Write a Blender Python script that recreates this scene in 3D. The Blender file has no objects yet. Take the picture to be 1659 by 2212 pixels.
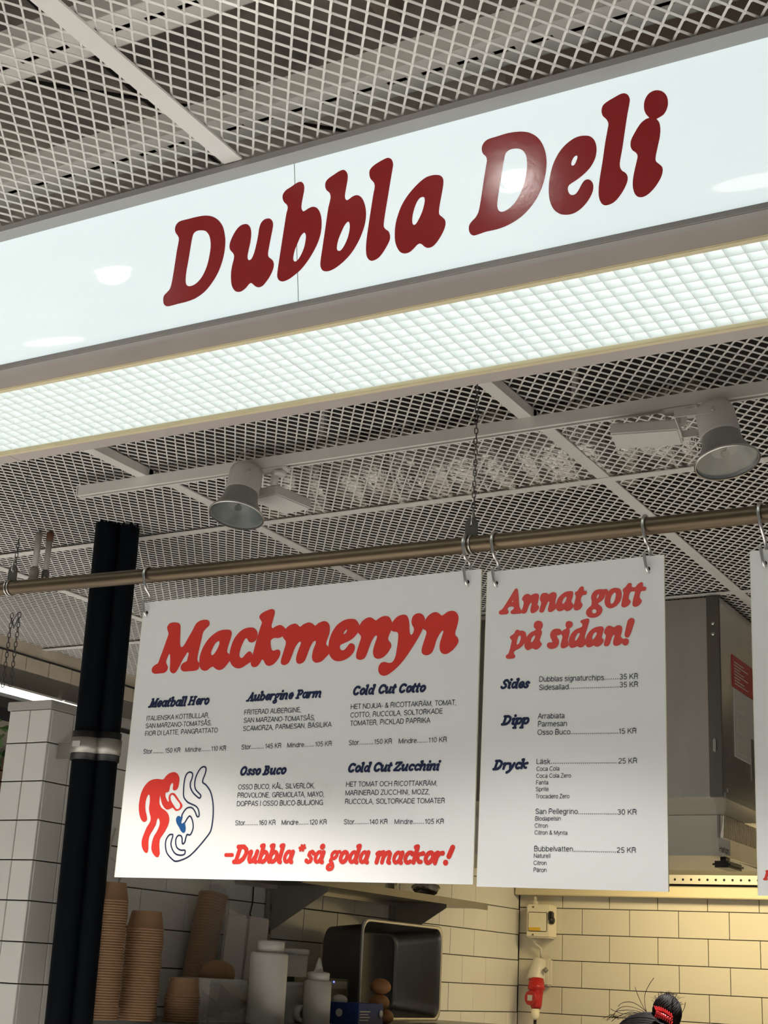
import bpy, bmesh, math, random
import numpy as np
from mathutils import Vector, Matrix
random.seed(7)
C = bpy.context.scene.collection
# ------------------------------------------------------------------ camera
FPX, YAW, PITCH, ROLL, EYE = 3118.28, 0.527513, 0.3118728, 0.0520939, 1.6
fw = np.array([-math.sin(YAW)*math.cos(PITCH), math.cos(YAW)*math.cos(PITCH), math.sin(PITCH)])
r0 = np.array([math.cos(YAW), math.sin(YAW), 0]); u0 = np.cross(r0, fw)
rt = r0*math.cos(ROLL)+u0*math.sin(ROLL); up = -r0*math.sin(ROLL)+u0*math.cos(ROLL)
cam_d = bpy.data.cameras.new('camera'); cam = bpy.data.objects.new('camera', cam_d); C.objects.link(cam)
cam.matrix_world = Matrix(((rt[0], up[0], -fw[0], 0), (rt[1], up[1], -fw[1], 0), (rt[2], up[2], -fw[2], EYE), (0, 0, 0, 1)))
cam_d.sensor_fit = 'VERTICAL'; cam_d.sensor_height = 24.0; cam_d.lens = FPX*24.0/2212
cam_d.clip_start = 0.05; cam_d.clip_end = 60
bpy.context.scene.camera = cam
# measured points: ray of a photo point met with a real plane of the place
def ray(x, y): return fw+rt*(x-829.5)/FPX-up*(y-1106)/FPX
def atz(x, y, z): d = ray(x, y); return d*((z-EYE)/d[2])+np.array([0, 0, EYE])
def aty(x, y, Y): d = ray(x, y); return d*(Y/d[1])+np.array([0, 0, EYE])
def atx(x, y, X): d = ray(x, y); return d*(X/d[0])+np.array([0, 0, EYE])
# ------------------------------------------------------------------ world, lights, exposure
sc = bpy.context.scene
sc.view_settings.view_transform = 'Standard'; sc.view_settings.look = 'None'
sc.view_settings.exposure = 0.0; sc.view_settings.gamma = 1.0; sc.view_settings.use_curve_mapping = False
w = bpy.data.worlds.new('hall_ambience'); sc.world = w; w.use_nodes = True
w.node_tree.nodes['Background'].inputs[0].default_value = (1.0, 0.97, 0.93, 1)
w.node_tree.nodes['Background'].inputs[1].default_value = 0.15
def lamp(name, kind, loc, power, col, rot=(0, 0, 0), **kw):
    d = bpy.data.lights.new(name, kind); d.energy = power; d.color = col
    for k, v in kw.items(): setattr(d, k, v)
    o = bpy.data.objects.new(name, d); o.location = loc; o.rotation_euler = rot; C.objects.link(o); return o
DOWN = [(-2.442, 1.565), (-1.262, 1.545)]
lamp('downlight_lamp', 'SPOT', (DOWN[0][0], DOWN[0][1], 3.150), 225, (1.0, 0.95, 0.88), (math.radians(0), 0, 0), spot_size=math.radians(106), spot_blend=0.22, shadow_soft_size=0.04)
lamp('downlight_lamp', 'SPOT', (DOWN[1][0], DOWN[1][1], 3.150), 100, (1.0, 0.97, 0.95), (0, 0, 0), spot_size=math.radians(106), spot_blend=0.22, shadow_soft_size=0.04)
lamp('hood_lamp', 'AREA', (-1.75, 7.45, 2.44), 45, (1.0, 0.79, 0.42), (math.radians(25), 0, 0), shape='RECTANGLE', size=2.2, size_y=0.25)
for x in (-4.6, -2.2, 0.2):
    for y, e in ((.8, 250 if x > -4 else 800), (-.8, 150)):
        lamp('hall_bounce_fill', 'SPOT', (x, y, 3.15), e, (1.0, 0.97, 0.93), (0, 0, 0), spot_size=math.radians(96), spot_blend=0.5, shadow_soft_size=0.1)  # added unseen fill spots; their floor bounce brightens the mesh ceiling
for x, y, e in ((-1.2, 4.3, 760), (-1.0, 6.2, 220), (-5.0, 3.0, 400), (-4.75, 5.9, 2000)):
    lamp('kitchen_bounce_fill', 'SPOT', (x, y, 3.12), e, (1.0, 0.96, 0.92), (0, 0, 0), spot_size=math.radians(50), spot_blend=0.4, shadow_soft_size=0.06)  # added narrow fill spots, floor bounce for the rear ceiling and left beam
# ------------------------------------------------------------------ materials
def mat(name, col, rough=0.5, metal=0.0, spec=0.5, emit=None, es=0.0, trans=0.0, noise=None, nscale=20, bump=0.0, bscale=60, coat=0.0, alpha=1.0, subs=0.0):
    m = bpy.data.materials.new(name); m.use_nodes = True; nt = m.node_tree; b = nt.nodes['Principled BSDF']
    b.inputs['Base Color'].default_value = (*col, 1); b.inputs['Roughness'].default_value = rough
    b.inputs['Metallic'].default_value = metal; b.inputs['Specular IOR Level'].default_value = spec
    if emit: b.inputs['Emission Color'].default_value = (*emit, 1); b.inputs['Emission Strength'].default_value = es
    if trans: b.inputs['Transmission Weight'].default_value = trans
    if coat: b.inputs['Coat Weight'].default_value = coat; b.inputs['Coat Roughness'].default_value = 0.03
    if alpha < 1: b.inputs['Alpha'].default_value = alpha
    if noise or bump:
        tc = nt.nodes.new('ShaderNodeTexCoord'); mp = nt.nodes.new('ShaderNodeMapping'); nt.links.new(tc.outputs['Object'], mp.inputs[0])
        if noise:
            sx = noise[1] if len(noise) > 1 else (1, 1, 1); mp.inputs['Scale'].default_value = sx
            n = nt.nodes.new('ShaderNodeTexNoise'); n.inputs['Scale'].default_value = nscale; n.inputs['Detail'].default_value = 5
            nt.links.new(mp.outputs[0], n.inputs[0]); r = nt.nodes.new('ShaderNodeValToRGB')
            r.color_ramp.elements[0].position = .3; r.color_ramp.elements[1].position = .7
            r.color_ramp.elements[0].color = (*[c*(1-noise[0]) for c in col], 1); r.color_ramp.elements[1].color = (*[min(1, c*(1+noise[0])) for c in col], 1)
            nt.links.new(n.outputs[0], r.inputs[0]); nt.links.new(r.outputs[0], b.inputs['Base Color'])
        if bump:
            n2 = nt.nodes.new('ShaderNodeTexNoise'); n2.inputs['Scale'].default_value = bscale; n2.inputs['Detail'].default_value = 3
            nt.links.new(mp.outputs[0], n2.inputs[0]); bu = nt.nodes.new('ShaderNodeBump'); bu.inputs['Strength'].default_value = bump; bu.inputs['Distance'].default_value = 0.01
            nt.links.new(n2.outputs[0], bu.inputs['Height']); nt.links.new(bu.outputs[0], b.inputs['Normal'])
    return m
M = {}
M['acrylic'] = mat('backlit_acrylic', (.55, .58, .58), .025, emit=(.80, .93, .94), es=.68, spec=.6, noise=(.04, (1, 1, 1)), nscale=3)
M['sign_red'] = mat('sign_red_vinyl', (.36, .016, .02), .2, spec=.6, bump=.025, bscale=55)
M['red'] = mat('print_red', (.60, .036, .026), .5, spec=.3)
M['red2'] = mat('print_light_red', (.62, .07, .06), .5, spec=.3)
M['navy'] = mat('print_navy', (.014, .022, .065), .5, spec=.3)
M['ink'] = mat('print_dark_ink', (.035, .04, .06), .5, spec=.3)
M['blue'] = mat('print_blue', (.012, .08, .24), .5, spec=.3)
M['board'] = mat('white_board', (.75, .75, .735), .45, spec=.35)
M['board_edge'] = mat('board_edge', (.72, .70, .55), .6)
M['white_metal'] = mat('white_painted_metal', (.72, .70, .66), .45, spec=.4)
M['mesh_paint'] = mat('ceiling_mesh_paint', (.76, .74, .70), .5, spec=.4)
M['mauve'] = mat('grey_painted_frame', (.33, .295, .27), .4, noise=(.04, (1, 1, 1)), nscale=6)
M['frame_grey'] = mat('sign_trim_grey', (.34, .33, .315), .5)
M['mauve2'] = mat('pale_rear_frame', (.50, .45, .42), .4)
M['void_shade'] = mat('void_shade_black', (.03, .027, .024), .95)  # near-black colour standing in for shade in the rear ceiling void
M['steel_satin'] = mat('satin_steel', (.52, .50, .42), .4, metal=.35)
M['gold'] = mat('cream_inner_lip', (.72, .64, .42), .5)
M['diffuser'] = mat('lit_diffuser', (.8, .8, .8), .5, emit=(.86, 1.0, .97), es=1.4)
M['louvre'] = mat('white_louvre_plastic', (.88, .90, .89), .45)
M['slab'] = mat('raw_slab', (.26, .235, .205), .9, noise=(.5, (1, 1, 1)), nscale=4, bump=.5, bscale=12)
M['beige'] = mat('beige_duct', (.50, .42, .34), .6)
M['galv'] = mat('galvanised_tray', (.80, .77, .72), .5, metal=.0)
M['foil'] = mat('crumpled_foil', (.55, .52, .47), .25, metal=1, bump=1.0, bscale=45)
M['brass'] = mat('aged_brass', (.14, .102, .064), .36, metal=.75, noise=(.3, (.3, 3, 3)), nscale=7)
M['steel'] = mat('brushed_steel', (.60, .57, .52), .30, metal=.8, noise=(.05, (5, 5, 1)), nscale=3)
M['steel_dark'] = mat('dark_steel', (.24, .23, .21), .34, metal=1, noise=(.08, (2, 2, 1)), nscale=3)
M['steel_wire'] = mat('steel_wire', (.72, .71, .68), .28, metal=1)
M['chain'] = mat('chain_steel', (.12, .115, .105), .4, metal=.9)
M['lug'] = mat('clamp_plate', (.10, .095, .08), .5, metal=.6)
M['track'] = mat('track_white', (.80, .785, .74), .42)
M['lampgrey'] = mat('lamp_housing', (.72, .705, .67), .42)
M['reflector'] = mat('lamp_reflector', (.40, .405, .40), .42, metal=.1)
M['reflector_in'] = mat('lamp_reflector_inside', (.40, .43, .42), .3, metal=.6)
M['glass'] = mat('clear_glass', (.9, .92, .92), .05, trans=1.0, alpha=.35)
M['bulb'] = mat('unlit_bulb', (.10, .09, .08), .2)
M['navy_pipe'] = mat('dark_pipe_sleeve', (.0015, .003, .006), .6, spec=.12, noise=(.25, (8, 8, 1)), nscale=5)
M['clamp'] = mat('zinc_clamp', (.42, .40, .36), .4, metal=.7)
M['tile'] = mat('glazed_tile', (.80, .79, .74), .13, spec=.5, bump=.05, bscale=9)
M['tile_b'] = mat('glazed_tile_back', (.70, .66, .55), .16, spec=.5)
M['grout'] = mat('dark_grout', (.05, .045, .04), .9)
M['cup'] = mat('brown_paper', (.33, .19, .10), .75, noise=(.07, (1, 1, 1)), nscale=30)
M['cream'] = mat('cream_soffit', (.84, .74, .58), .6, noise=(.12, (1, 1, 1)), nscale=5)
M['grey_dark'] = mat('dark_grey_fascia', (.24, .22, .19), .5)
M['led'] = mat('lit_led_tube', (.9, .9, .9), .4, emit=(1, .97, .86), es=2.2)
M['leaf'] = mat('leaf_green', (.05, .12, .025), .5, noise=(.4, (1, 1, 1)), nscale=9)
M['bamboo'] = mat('brown_brick', (.20, .11, .065), .8, noise=(.3, (1, 1, 1)), nscale=15)
M['plaster'] = mat('cream_plaster', (.55, .50, .40), .8)
M['pvc'] = mat('white_pvc', (.50, .48, .45), .4)
M['rust'] = mat('rusty_fitting', (.14, .06, .035), .7)
M['plastic'] = mat('translucent_plastic', (.55, .54, .50), .25, alpha=.32)
M['white_plastic'] = mat('white_plastic', (.55, .53, .47), .4)
M['paper'] = mat('white_paper', (.55, .50, .46), .85)
M['black'] = mat('black_plastic', (.012, .012, .013), .35)
M['film'] = mat('plastic_film', (.5, .48, .45), .12, alpha=.22, bump=.8, bscale=70)
M['boxblue'] = mat('glove_box_blue', (.01, .035, .16), .5)
M['bread'] = mat('bread_crust', (.36, .16, .06), .6, noise=(.35, (1, 1, 1)), nscale=9)
M['ivory'] = mat('ivory_plastic', (.86, .80, .62), .4)
M['socket_grey'] = mat('grey_plastic', (.66, .63, .54), .4)
M['plug_red'] = mat('red_plug', (.48, .02, .02), .35)
M['yellow'] = mat('warning_yellow', (.80, .50, .03), .5)
M['hair'] = mat('black_hair', (.006, .005, .005), .6, spec=.14)
M['skin'] = mat('skin', (.50, .30, .21), .5)
M['shirt'] = mat('black_cotton', (.02, .02, .022), .9)
M['clip'] = mat('red_hair_claw', (.75, .03, .03), .3)
M['lips'] = mat('lips', (.38, .12, .11), .5)
M['floor'] = mat('grey_floor', (.56, .55, .53), .6, noise=(.1, (1, 1, 1)), nscale=3)
M['placard_red'] = mat('placard_red', (.45, .02, .03), .4)
M['placard'] = mat('placard_white', (.62, .60, .57), .5)
M['lamp_disc'] = mat('downlight_lens', (.9, .9, .9), .3, emit=(1, .96, .9), es=60)
M['disc_lens'] = mat('disc_light_lens', (.9, .9, .88), .4, emit=(1, .96, .86), es=3.0)
M['ledblue'] = mat('blue_indicator', (.1, .1, .9), .4, emit=(.15, .2, 1), es=3)
# ------------------------------------------------------------------ helpers
def wloc(o):
    v = Vector((0, 0, 0))
    while o is not None: v += o.location; o = o.parent
    return v
def link(name, me, m, parent=None, loc=None):
    """mesh given in world coordinates; stored relative to its parent (or to loc)"""
    o = bpy.data.objects.new(name, me); C.objects.link(o)
    if m is not None:
        for mm in (m if isinstance(m, (list, tuple)) else [m]): me.materials.append(M[mm] if isinstance(mm, str) else mm)
    base = wloc(parent) if parent is not None else Vector((0, 0, 0))
    if loc is not None: o.location = Vector(loc)-base; base = Vector(loc)
    if base.length > 0: me.transform(Matrix.Translation(-base))
    o.parent = parent
    return o
def tag(o, label=None, cat=None, group=None, kind=None):
    if label: o['label'] = label
    if cat: o['category'] = cat
    if group: o['group'] = group
    if kind: o['kind'] = kind
    return o
def thing(name, label, cat, loc=(0, 0, 0), group=None):
    o = bpy.data.objects.new(name, None); C.objects.link(o); o.location = loc; o.empty_display_size = .05
    return tag(o, label, cat, group)
class MB:
    def __init__(s): s.v = []; s.f = []; s.mi = []; s.sm = []
    def add(s, vs, fs, mi=0, sm=False):
        n = len(s.v); s.v += [tuple(map(float, p)) for p in vs]; s.f += [tuple(i+n for i in f) for f in fs]; s.mi += [mi]*len(fs); s.sm += [sm]*len(fs); return s
    def box(s, a, b, mi=0):
        x0, y0, z0 = a; x1, y1, z1 = b
        return s.hexa([(x0, y0, z0), (x1, y0, z0), (x1, y1, z0), (x0, y1, z0), (x0, y0, z1), (x1, y0, z1), (x1, y1, z1), (x0, y1, z1)], mi)
    def hexa(s, p, mi=0): return s.add(p, [(0, 3, 2, 1), (4, 5, 6, 7), (0, 1, 5, 4), (1, 2, 6, 5), (2, 3, 7, 6), (3, 0, 4, 7)], mi)
    def prism(s, poly, axis, a, b, mi=0):
        n = len(poly); vs = []
        for t in (a, b):
            for p in poly:
                q = list(p); q.insert(axis, t); vs.append(q)
        fs = [tuple(range(n)), tuple(range(2*n-1, n-1, -1))]+[(i, i+n, (i+1) % n+n, (i+1) % n) for i in range(n)]
        return s.add(vs, fs, mi)
    def tube(s, pts, r, n=8, mi=0, closed=False, cap=True):
        pts = [np.array(p, float) for p in pts]; k = len(pts); rs = r if isinstance(r, (list, tuple)) else [r]*k
        ref = None; vs = []
        for i, p in enumerate(pts):
            a = pts[(i-1) % k] if (closed or i > 0) else p; b = pts[(i+1) % k] if (closed or i < k-1) else p
            t = b-a; t = t/(np.linalg.norm(t)+1e-12)
            if ref is None: ref = np.array([0, 0, 1.]) if abs(t[2]) < .9 else np.array([1., 0, 0])
            ref = ref-t*(ref@t); nn = np.linalg.norm(ref); ref = ref/nn if nn > 1e-6 else np.cross(t, [1, 0, 0.1])
            q = np.cross(t, ref)
            for j in range(n):
                an = 2*math.pi*j/n; vs.append(p+rs[i]*(ref*math.cos(an)+q*math.sin(an)))
        fs = []
        for i in range(k if closed else k-1):
            for j in range(n):
                a = i*n+j; b = i*n+(j+1) % n; c = ((i+1) % k)*n+(j+1) % n; d = ((i+1) % k)*n+j
                fs.append((a, b, c, d))
        s.add(vs, fs, mi, True)
        if cap and not closed: s.add(vs[:n], [tuple(range(n-1, -1, -1))], mi); s.add(vs[-n:], [tuple(range(n))], mi)
        return s
    def lathe(s, o, ax, prof, n=24, mi=0, caps=(True, True)):
        """prof: list of (along, radius) about axis ax through o"""
        o = np.array(o, float); ax = np.array(ax, float); ax /= np.linalg.norm(ax)
        e = np.array([0, 0, 1.]) if abs(ax[2]) < .9 else np.array([1., 0, 0]); e -= ax*(e@ax); e /= np.linalg.norm(e); g = np.cross(ax, e)
        vs = []
        for (h, r) in prof:
            for j in range(n): an = 2*math.pi*j/n; vs.append(o+ax*h+r*(e*math.cos(an)+g*math.sin(an)))
        fs = [(i*n+j, i*n+(j+1) % n, (i+1)*n+(j+1) % n, (i+1)*n+j) for i in range(len(prof)-1) for j in range(n)]
        s.add(vs, fs, mi, True)
        if caps[0]: s.add(vs[:n], [tuple(range(n-1, -1, -1))], mi)
        if caps[1]: s.add(vs[-n:], [tuple(range(n))], mi)
        return s
    def ball(s, c, r, n=12, m=8, mi=0, f=None):
        vs = []; rr = r if isinstance(r, (tuple, list)) else (r, r, r)
        for i in range(m+1):
            t = math.pi*i/m
            for j in range(n):
                p = 2*math.pi*j/n; q = np.array([math.sin(t)*math.cos(p), math.sin(t)*math.sin(p), math.cos(t)])
                if f: q = f(q)
                vs.append((c[0]+rr[0]*q[0], c[1]+rr[1]*q[1], c[2]+rr[2]*q[2]))
        return s.add(vs, [(i*n+j, (i+1)*n+j, (i+1)*n+(j+1) % n, i*n+(j+1) % n) for i in range(m) for j in range(n)], mi, True)
    def mesh(s, name):
        me = bpy.data.meshes.new(name); me.from_pydata(s.v, [], s.f)
        me.polygons.foreach_set('material_index', s.mi); me.polygons.foreach_set('use_smooth', s.sm); me.validate(); me.update(); return me
    def out(s, name, m, parent=None, bevel=0, loc=None, seg=2, fixn=True):
        me = s.mesh(name)
        if bevel or fixn:
            b = bmesh.new(); b.from_mesh(me)
            if fixn: bmesh.ops.remove_doubles(b, verts=b.verts, dist=1e-6); bmesh.ops.recalc_face_normals(b, faces=b.faces)
            if bevel: bmesh.ops.bevel(b, geom=[e for e in b.edges if e.is_manifold and e.calc_face_angle(0) > .6], offset=bevel, segments=seg, affect='EDGES', clamp_overlap=True)
            b.to_mesh(me); b.free()
        return link(name, me, m, parent, loc)
def struct(o): o['kind'] = 'structure'; return o
# flat artwork on a plane: origin O, unit axes ex, ey, lift along normal nz
class Plane:
    def __init__(s, O, ex, ey, lift, pix): s.O = np.array(O, float); s.ex = np.array(ex, float); s.ey = np.array(ey, float); s.n = np.cross(s.ex, s.ey); s.lift = lift; s.pix = pix; s.k = 0
    def loc(s, x, y): P = s.pix(x, y)-s.O; return (P@s.ex, P@s.ey)
    def world(s, u, v): return s.O+s.ex*u+s.ey*v+s.n*(s.lift+s.k*8e-6)
def crom(pts, k=5, corners=()):
    n = len(pts); out = []
    P = [np.array(p, float) for p in pts]
    for i in range(n):
        a, b, c, d = P[i-1], P[i], P[(i+1) % n], P[(i+2) % n]
        # centripetal-like damping keeps long-short transitions smooth
        lb = np.linalg.norm(c-b); la = np.linalg.norm(b-a); lc = np.linalg.norm(d-c)
        m1 = (c-a)/(la+lb+1e-9)*lb; m2 = (d-b)/(lb+lc+1e-9)*lb
        if i in corners: m1 = c-b
        if (i+1) % n in corners: m2 = c-b
        for j in range(k):
            t = j/k; out.append(b*(2*t**3-3*t*t+1)+m1*(t**3-2*t*t+t)+c*(-2*t**3+3*t*t)+m2*(t**3-t*t))
    return out
def filled(name, loops, pl, m, parent, thick=0.0):
    """loops: outlines (outer and holes) in plane coordinates"""
    cu = bpy.data.curves.new(name, 'CURVE'); cu.dimensions = '2D'; cu.fill_mode = 'BOTH'; 
    for L in loops:
        sp = cu.splines.new('POLY'); sp.points.add(len(L)-1); sp.use_cyclic_u = True
        for i, p in enumerate(L): sp.points[i].co = (p[0], p[1], 0, 1)
    cu.extrude = thick
    t = bpy.data.objects.new('t', cu); me = bpy.data.meshes.new_from_object(t); bpy.data.objects.remove(t); bpy.data.curves.remove(cu)
    for v in me.vertices: q = pl.world(v.co.x, v.co.y)+pl.n*v.co.z; v.co = q
    me.materials.clear()
    return link(name, me, m, parent)
def trace(name, crop, outer, holes, pl, m, parent, corners=(), thick=0.0):
    ox, oy, s = crop; pl.k = (pl.k+1) % 3
    cv = lambda L: [pl.loc(ox+x/s, oy+y/s) for x, y in L]
    loops = [crom(cv(outer), 5, corners)]+[crom(cv(h), 5) for h in holes]
    return filled(name, loops, pl, m, parent, thick)
# ------------------------------------------------------------------ stroke lettering (fat slanted serif) and plain print
def EL(cx, cy, rx, ry, a0=0, a1=360, n=18): return [(cx+rx*math.cos(math.radians(a0+(a1-a0)*i/n)), cy+ry*math.sin(math.radians(a0+(a1-a0)*i/n))) for i in range(n+1)]
R1, R2 = .15, .115
LEG = [(.14, .58), (.3, .82), (.48, .88), (.6, .78), (.62, .55), (.58, .16), (.72, .12)]
def ST(x, h, foot=True): return [(R1, [(x-.13, h-.17), (x+.02, h-.13), (x+.02, .16)]+([(x+.14, .12)] if foot else []))]
G = {
 'a': (.88, [(R2+.01, EL(.36, .5, .24, .36)), (R1, [(.68, .84), (.64, .2), (.78, .13)])]),
 'b': (.84, ST(.13, 1.42, False)+[(R2+.02, EL(.42, .48, .26, .35))]),
 'c': (.76, [(R2+.02, EL(.42, .5, .28, .36, 60, 310)), (.17, [(.6, .78)])]),
 'd': (.9, [(R2+.01, EL(.36, .5, .24, .36)), (R1, [(.56, 1.26), (.7, 1.3), (.66, .2), (.8, .13)])]),
 'e': (.78, [(R2+.02, EL(.42, .5, .27, .36, 0, 318)), (R2-.01, [(.18, .42), (.66, .56)])]),
 'g': (.86, [(R2, EL(.38, .64, .22, .24)), (R2, EL(.28, -.22, .24, .18)), (R2, [(.22, .4), (.16, .22), (.36, .08), (.46, -.06)]), (R2, [(.56, .84), (.78, .88)])]),
 'h': (.9, ST(.1, 1.42, False)+[(R1-.01, LEG)]),
 'i': (.42, [(R1, [(.02, .78), (.16, .84), (.14, .18), (.28, .12)]), (.17, [(.2, 1.25)])]),
 'k': (.86, ST(.1, 1.42, False)+[(R1-.02, [(.16, .5), (.42, .74), (.66, .8)]), (R1-.02, [(.3, .52), (.52, .2), (.7, .2)]), (.16, [(.68, .8)])]),
 'l': (.42, ST(.12, 1.42)),
 'm': (1.32, [(R1, [(.0, .76), (.14, .84), (.12, .14)]), (R1-.01, [(.14, .58), (.3, .82), (.46, .88), (.56, .76), (.56, .14)]), (R1-.01, [(.58, .58), (.74, .82), (.92, .88), (1.04, .76), (1.04, .18), (1.16, .12)])]),
 'n': (.88, [(R1, [(.0, .76), (.14, .84), (.12, .14)]), (R1-.01, LEG)]),
 'o': (.82, [(R2+.03, EL(.4, .5, .27, .36))]),
 'p': (.86, [(R1, [(.0, .78), (.16, .84), (.12, -.38)]), (R1-.03, [(-.04, -.42), (.28, -.42)]), (R2+.02, EL(.44, .5, .25, .35))]),
 'r': (.66, [(R1, [(.0, .76), (.14, .84), (.12, .14)]), (R1-.02, [(.14, .55), (.3, .8), (.5, .84)]), (.16, [(.52, .82)])]),
 's': (.68, [(R2+.01, [(.56, .78), (.4, .88), (.22, .8), (.2, .62), (.36, .5), (.5, .36), (.46, .18), (.28, .12), (.1, .2)]), (.15, [(.55, .76)]), (.15, [(.12, .22)])]),
 't': (.54, [(R1, [(.24, 1.14), (.18, .84), (.16, .2), (.34, .13)]), (R2, [(.0, .84), (.44, .86)])]),
 'u': (.9, [(R1, [(.0, .76), (.12, .84), (.1, .34), (.24, .14), (.46, .2), (.6, .5)]), (R1, [(.64, .86), (.6, .2), (.76, .13)])]),
 'y': (.84, [(R1, [(.02, .8), (.16, .78), (.3, .2)]), (R1, [(.66, .82), (.5, .3), (.26, -.2), (.0, -.36)]), (.16, [(.02, -.34)])]),
 'A': (1.1, [(R2, [(.06, .12), (.22, .18), (.58, 1.2)]), (R1+.02, [(.6, 1.16), (.8, .2), (.98, .12)]), (R2-.02, [(.3, .5), (.72, .5)]), (R2, [(-.02, .11), (.32, .11)]), (R2, [(.62, .11), (1.0, .11)])]),
 'B': (1.0, [(R1, [(.02, 1.2), (.2, 1.18), (.16, .14), (.0, .12)]), (R2+.01, [(.2, 1.2), (.5, 1.2), (.64, 1.0), (.5, .74), (.22, .7)]), (R2+.02, [(.3, .7), (.62, .62), (.74, .38), (.58, .15), (.18, .12)])]),
 'C': (1.02, [(R1, EL(.52, .66, .37, .52, 45, 318)), (.16, [(.82, 1.06)])]),
 'D': (1.14, [(R1, [(.02, 1.2), (.2, 1.18), (.16, .14), (.0, .12)]), (R1, [(.2, 1.2), (.52, 1.2), (.78, 1.02), (.86, .7), (.74, .34), (.5, .14), (.18, .12)])]),
 'H': (1.2, [(R1, [(.2, 1.18), (.16, .14)]), (R1, [(.86, 1.18), (.82, .14)]), (R2, [(.2, .68), (.84, .68)])]+[(R2, [(x-.16, z), (x+.18, z)]) for x, z in ((.2, 1.2), (.86, 1.2), (.16, .12), (.82, .12))]),
 'M': (1.2, [(R1-.02, [(.04, .12), (.18, .2), (.3, 1.18)]), (R1+.02, [(.3, 1.18), (.56, .2)]), (R1-.03, [(.56, .2), (.96, 1.18)]), (R1, [(.98, 1.18), (1.0, .14)]), (R2, [(-.06, .12), (.3, .12)]), (R2, [(.84, .12), (1.18, .12)]), (R2, [(.14, 1.2), (.34, 1.2)]), (R2, [(.94, 1.2), (1.16, 1.2)])]),
 'O': (1.16, [(R1, EL(.54, .66, .38, .52))]),
 'P': (.84, [(R1, [(.02, 1.2), (.2, 1.18), (.16, .14)]), (R2, [(-.02, .12), (.36, .12)]), (R1-.02, [(.2, 1.2), (.54, 1.2), (.72, .96), (.56, .66), (.24, .6)])]),
 'S': (.94, [(R1-.01, [(.76, 1.04), (.6, 1.2), (.36, 1.16), (.24, .94), (.36, .74), (.6, .58), (.68, .34), (.5, .13), (.26, .12), (.1, .28)])]),
 'Z': (1.04, [(R1-.02, [(.1, 1.0), (.14, 1.18), (.82, 1.2), (.08, .14), (.78, .12), (.86, .34)])]),
 '*': (.62, [(.08, [(.28-.2*math.cos(a), 1.08-.2*math.sin(a)), (.28+.2*math.cos(a), 1.08+.2*math.sin(a))]) for a in (0, 1.05, 2.1)]),
 '!': (.5, [(R1, [(.24, 1.26), (.2, .62)]), (.16, [(.14, .16)])]),
 '-': (.8, [(.11, [(.12, .62), (.6, .62)])]),
 ' ': (.42, []),
}
G['å'] = (G['a'][0], G['a'][1]+[(.09, EL(.46, 1.24, .12, .12))])
def fat(name, text, p0, p1, xh, pl, m, parent, slant=.26):
    """p0,p1 baseline ends in photo pixels, xh x-height in pixels"""
    a = np.array(pl.loc(*p0)); b = np.array(pl.loc(*p1)); h = np.linalg.norm(np.array(pl.loc(p0[0], p0[1]-xh))-a)
    xx = 0; lo = 9; hi = -9
    for c in text:
        for r, pts in G[c][1]:
            for px, py in pts: lo = min(lo, xx+px-r); hi = max(hi, xx+px+r)
        xx += G[c][0]
    tot = hi-lo; sx = np.linalg.norm(b-a)/tot; ex = (b-a)/np.linalg.norm(b-a); ey = np.array([-ex[1], ex[0]])
    h *= 1.05; rr = (sx+h)/2*1.13; mb = MB(); x = -lo; pl.k = 0
    def seg(p, q, r):
        pl.k = (pl.k+1) % 40
        d = q-p; L = np.linalg.norm(d); n = 12
        an = math.atan2(d[1], d[0]) if L > 1e-9 else 0; pts = []
        for i in range(n//2+1): t = an+math.pi/2+math.pi*i/(n//2); pts.append(p+r*np.array([math.cos(t), math.sin(t)]))
        for i in range(n//2+1): t = an-math.pi/2+math.pi*i/(n//2); pts.append(q+r*np.array([math.cos(t), math.sin(t)]))
        mb.add([pl.world(*z) for z in pts], [tuple(range(len(pts)))])
    for c in text:
        adv, ss = G[c]
        for r, pts in ss:
            P = [a+ex*((x+px+slant*py)*sx)+ey*(py*h) for px, py in pts]
            if len(P) == 1: seg(P[0], P[0], r*rr)
            for i in range(len(P)-1): seg(P[i], P[i+1], r*rr)
        x += adv
    pl.k = 0
    return link(name, mb.mesh(name), m, parent)
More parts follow.
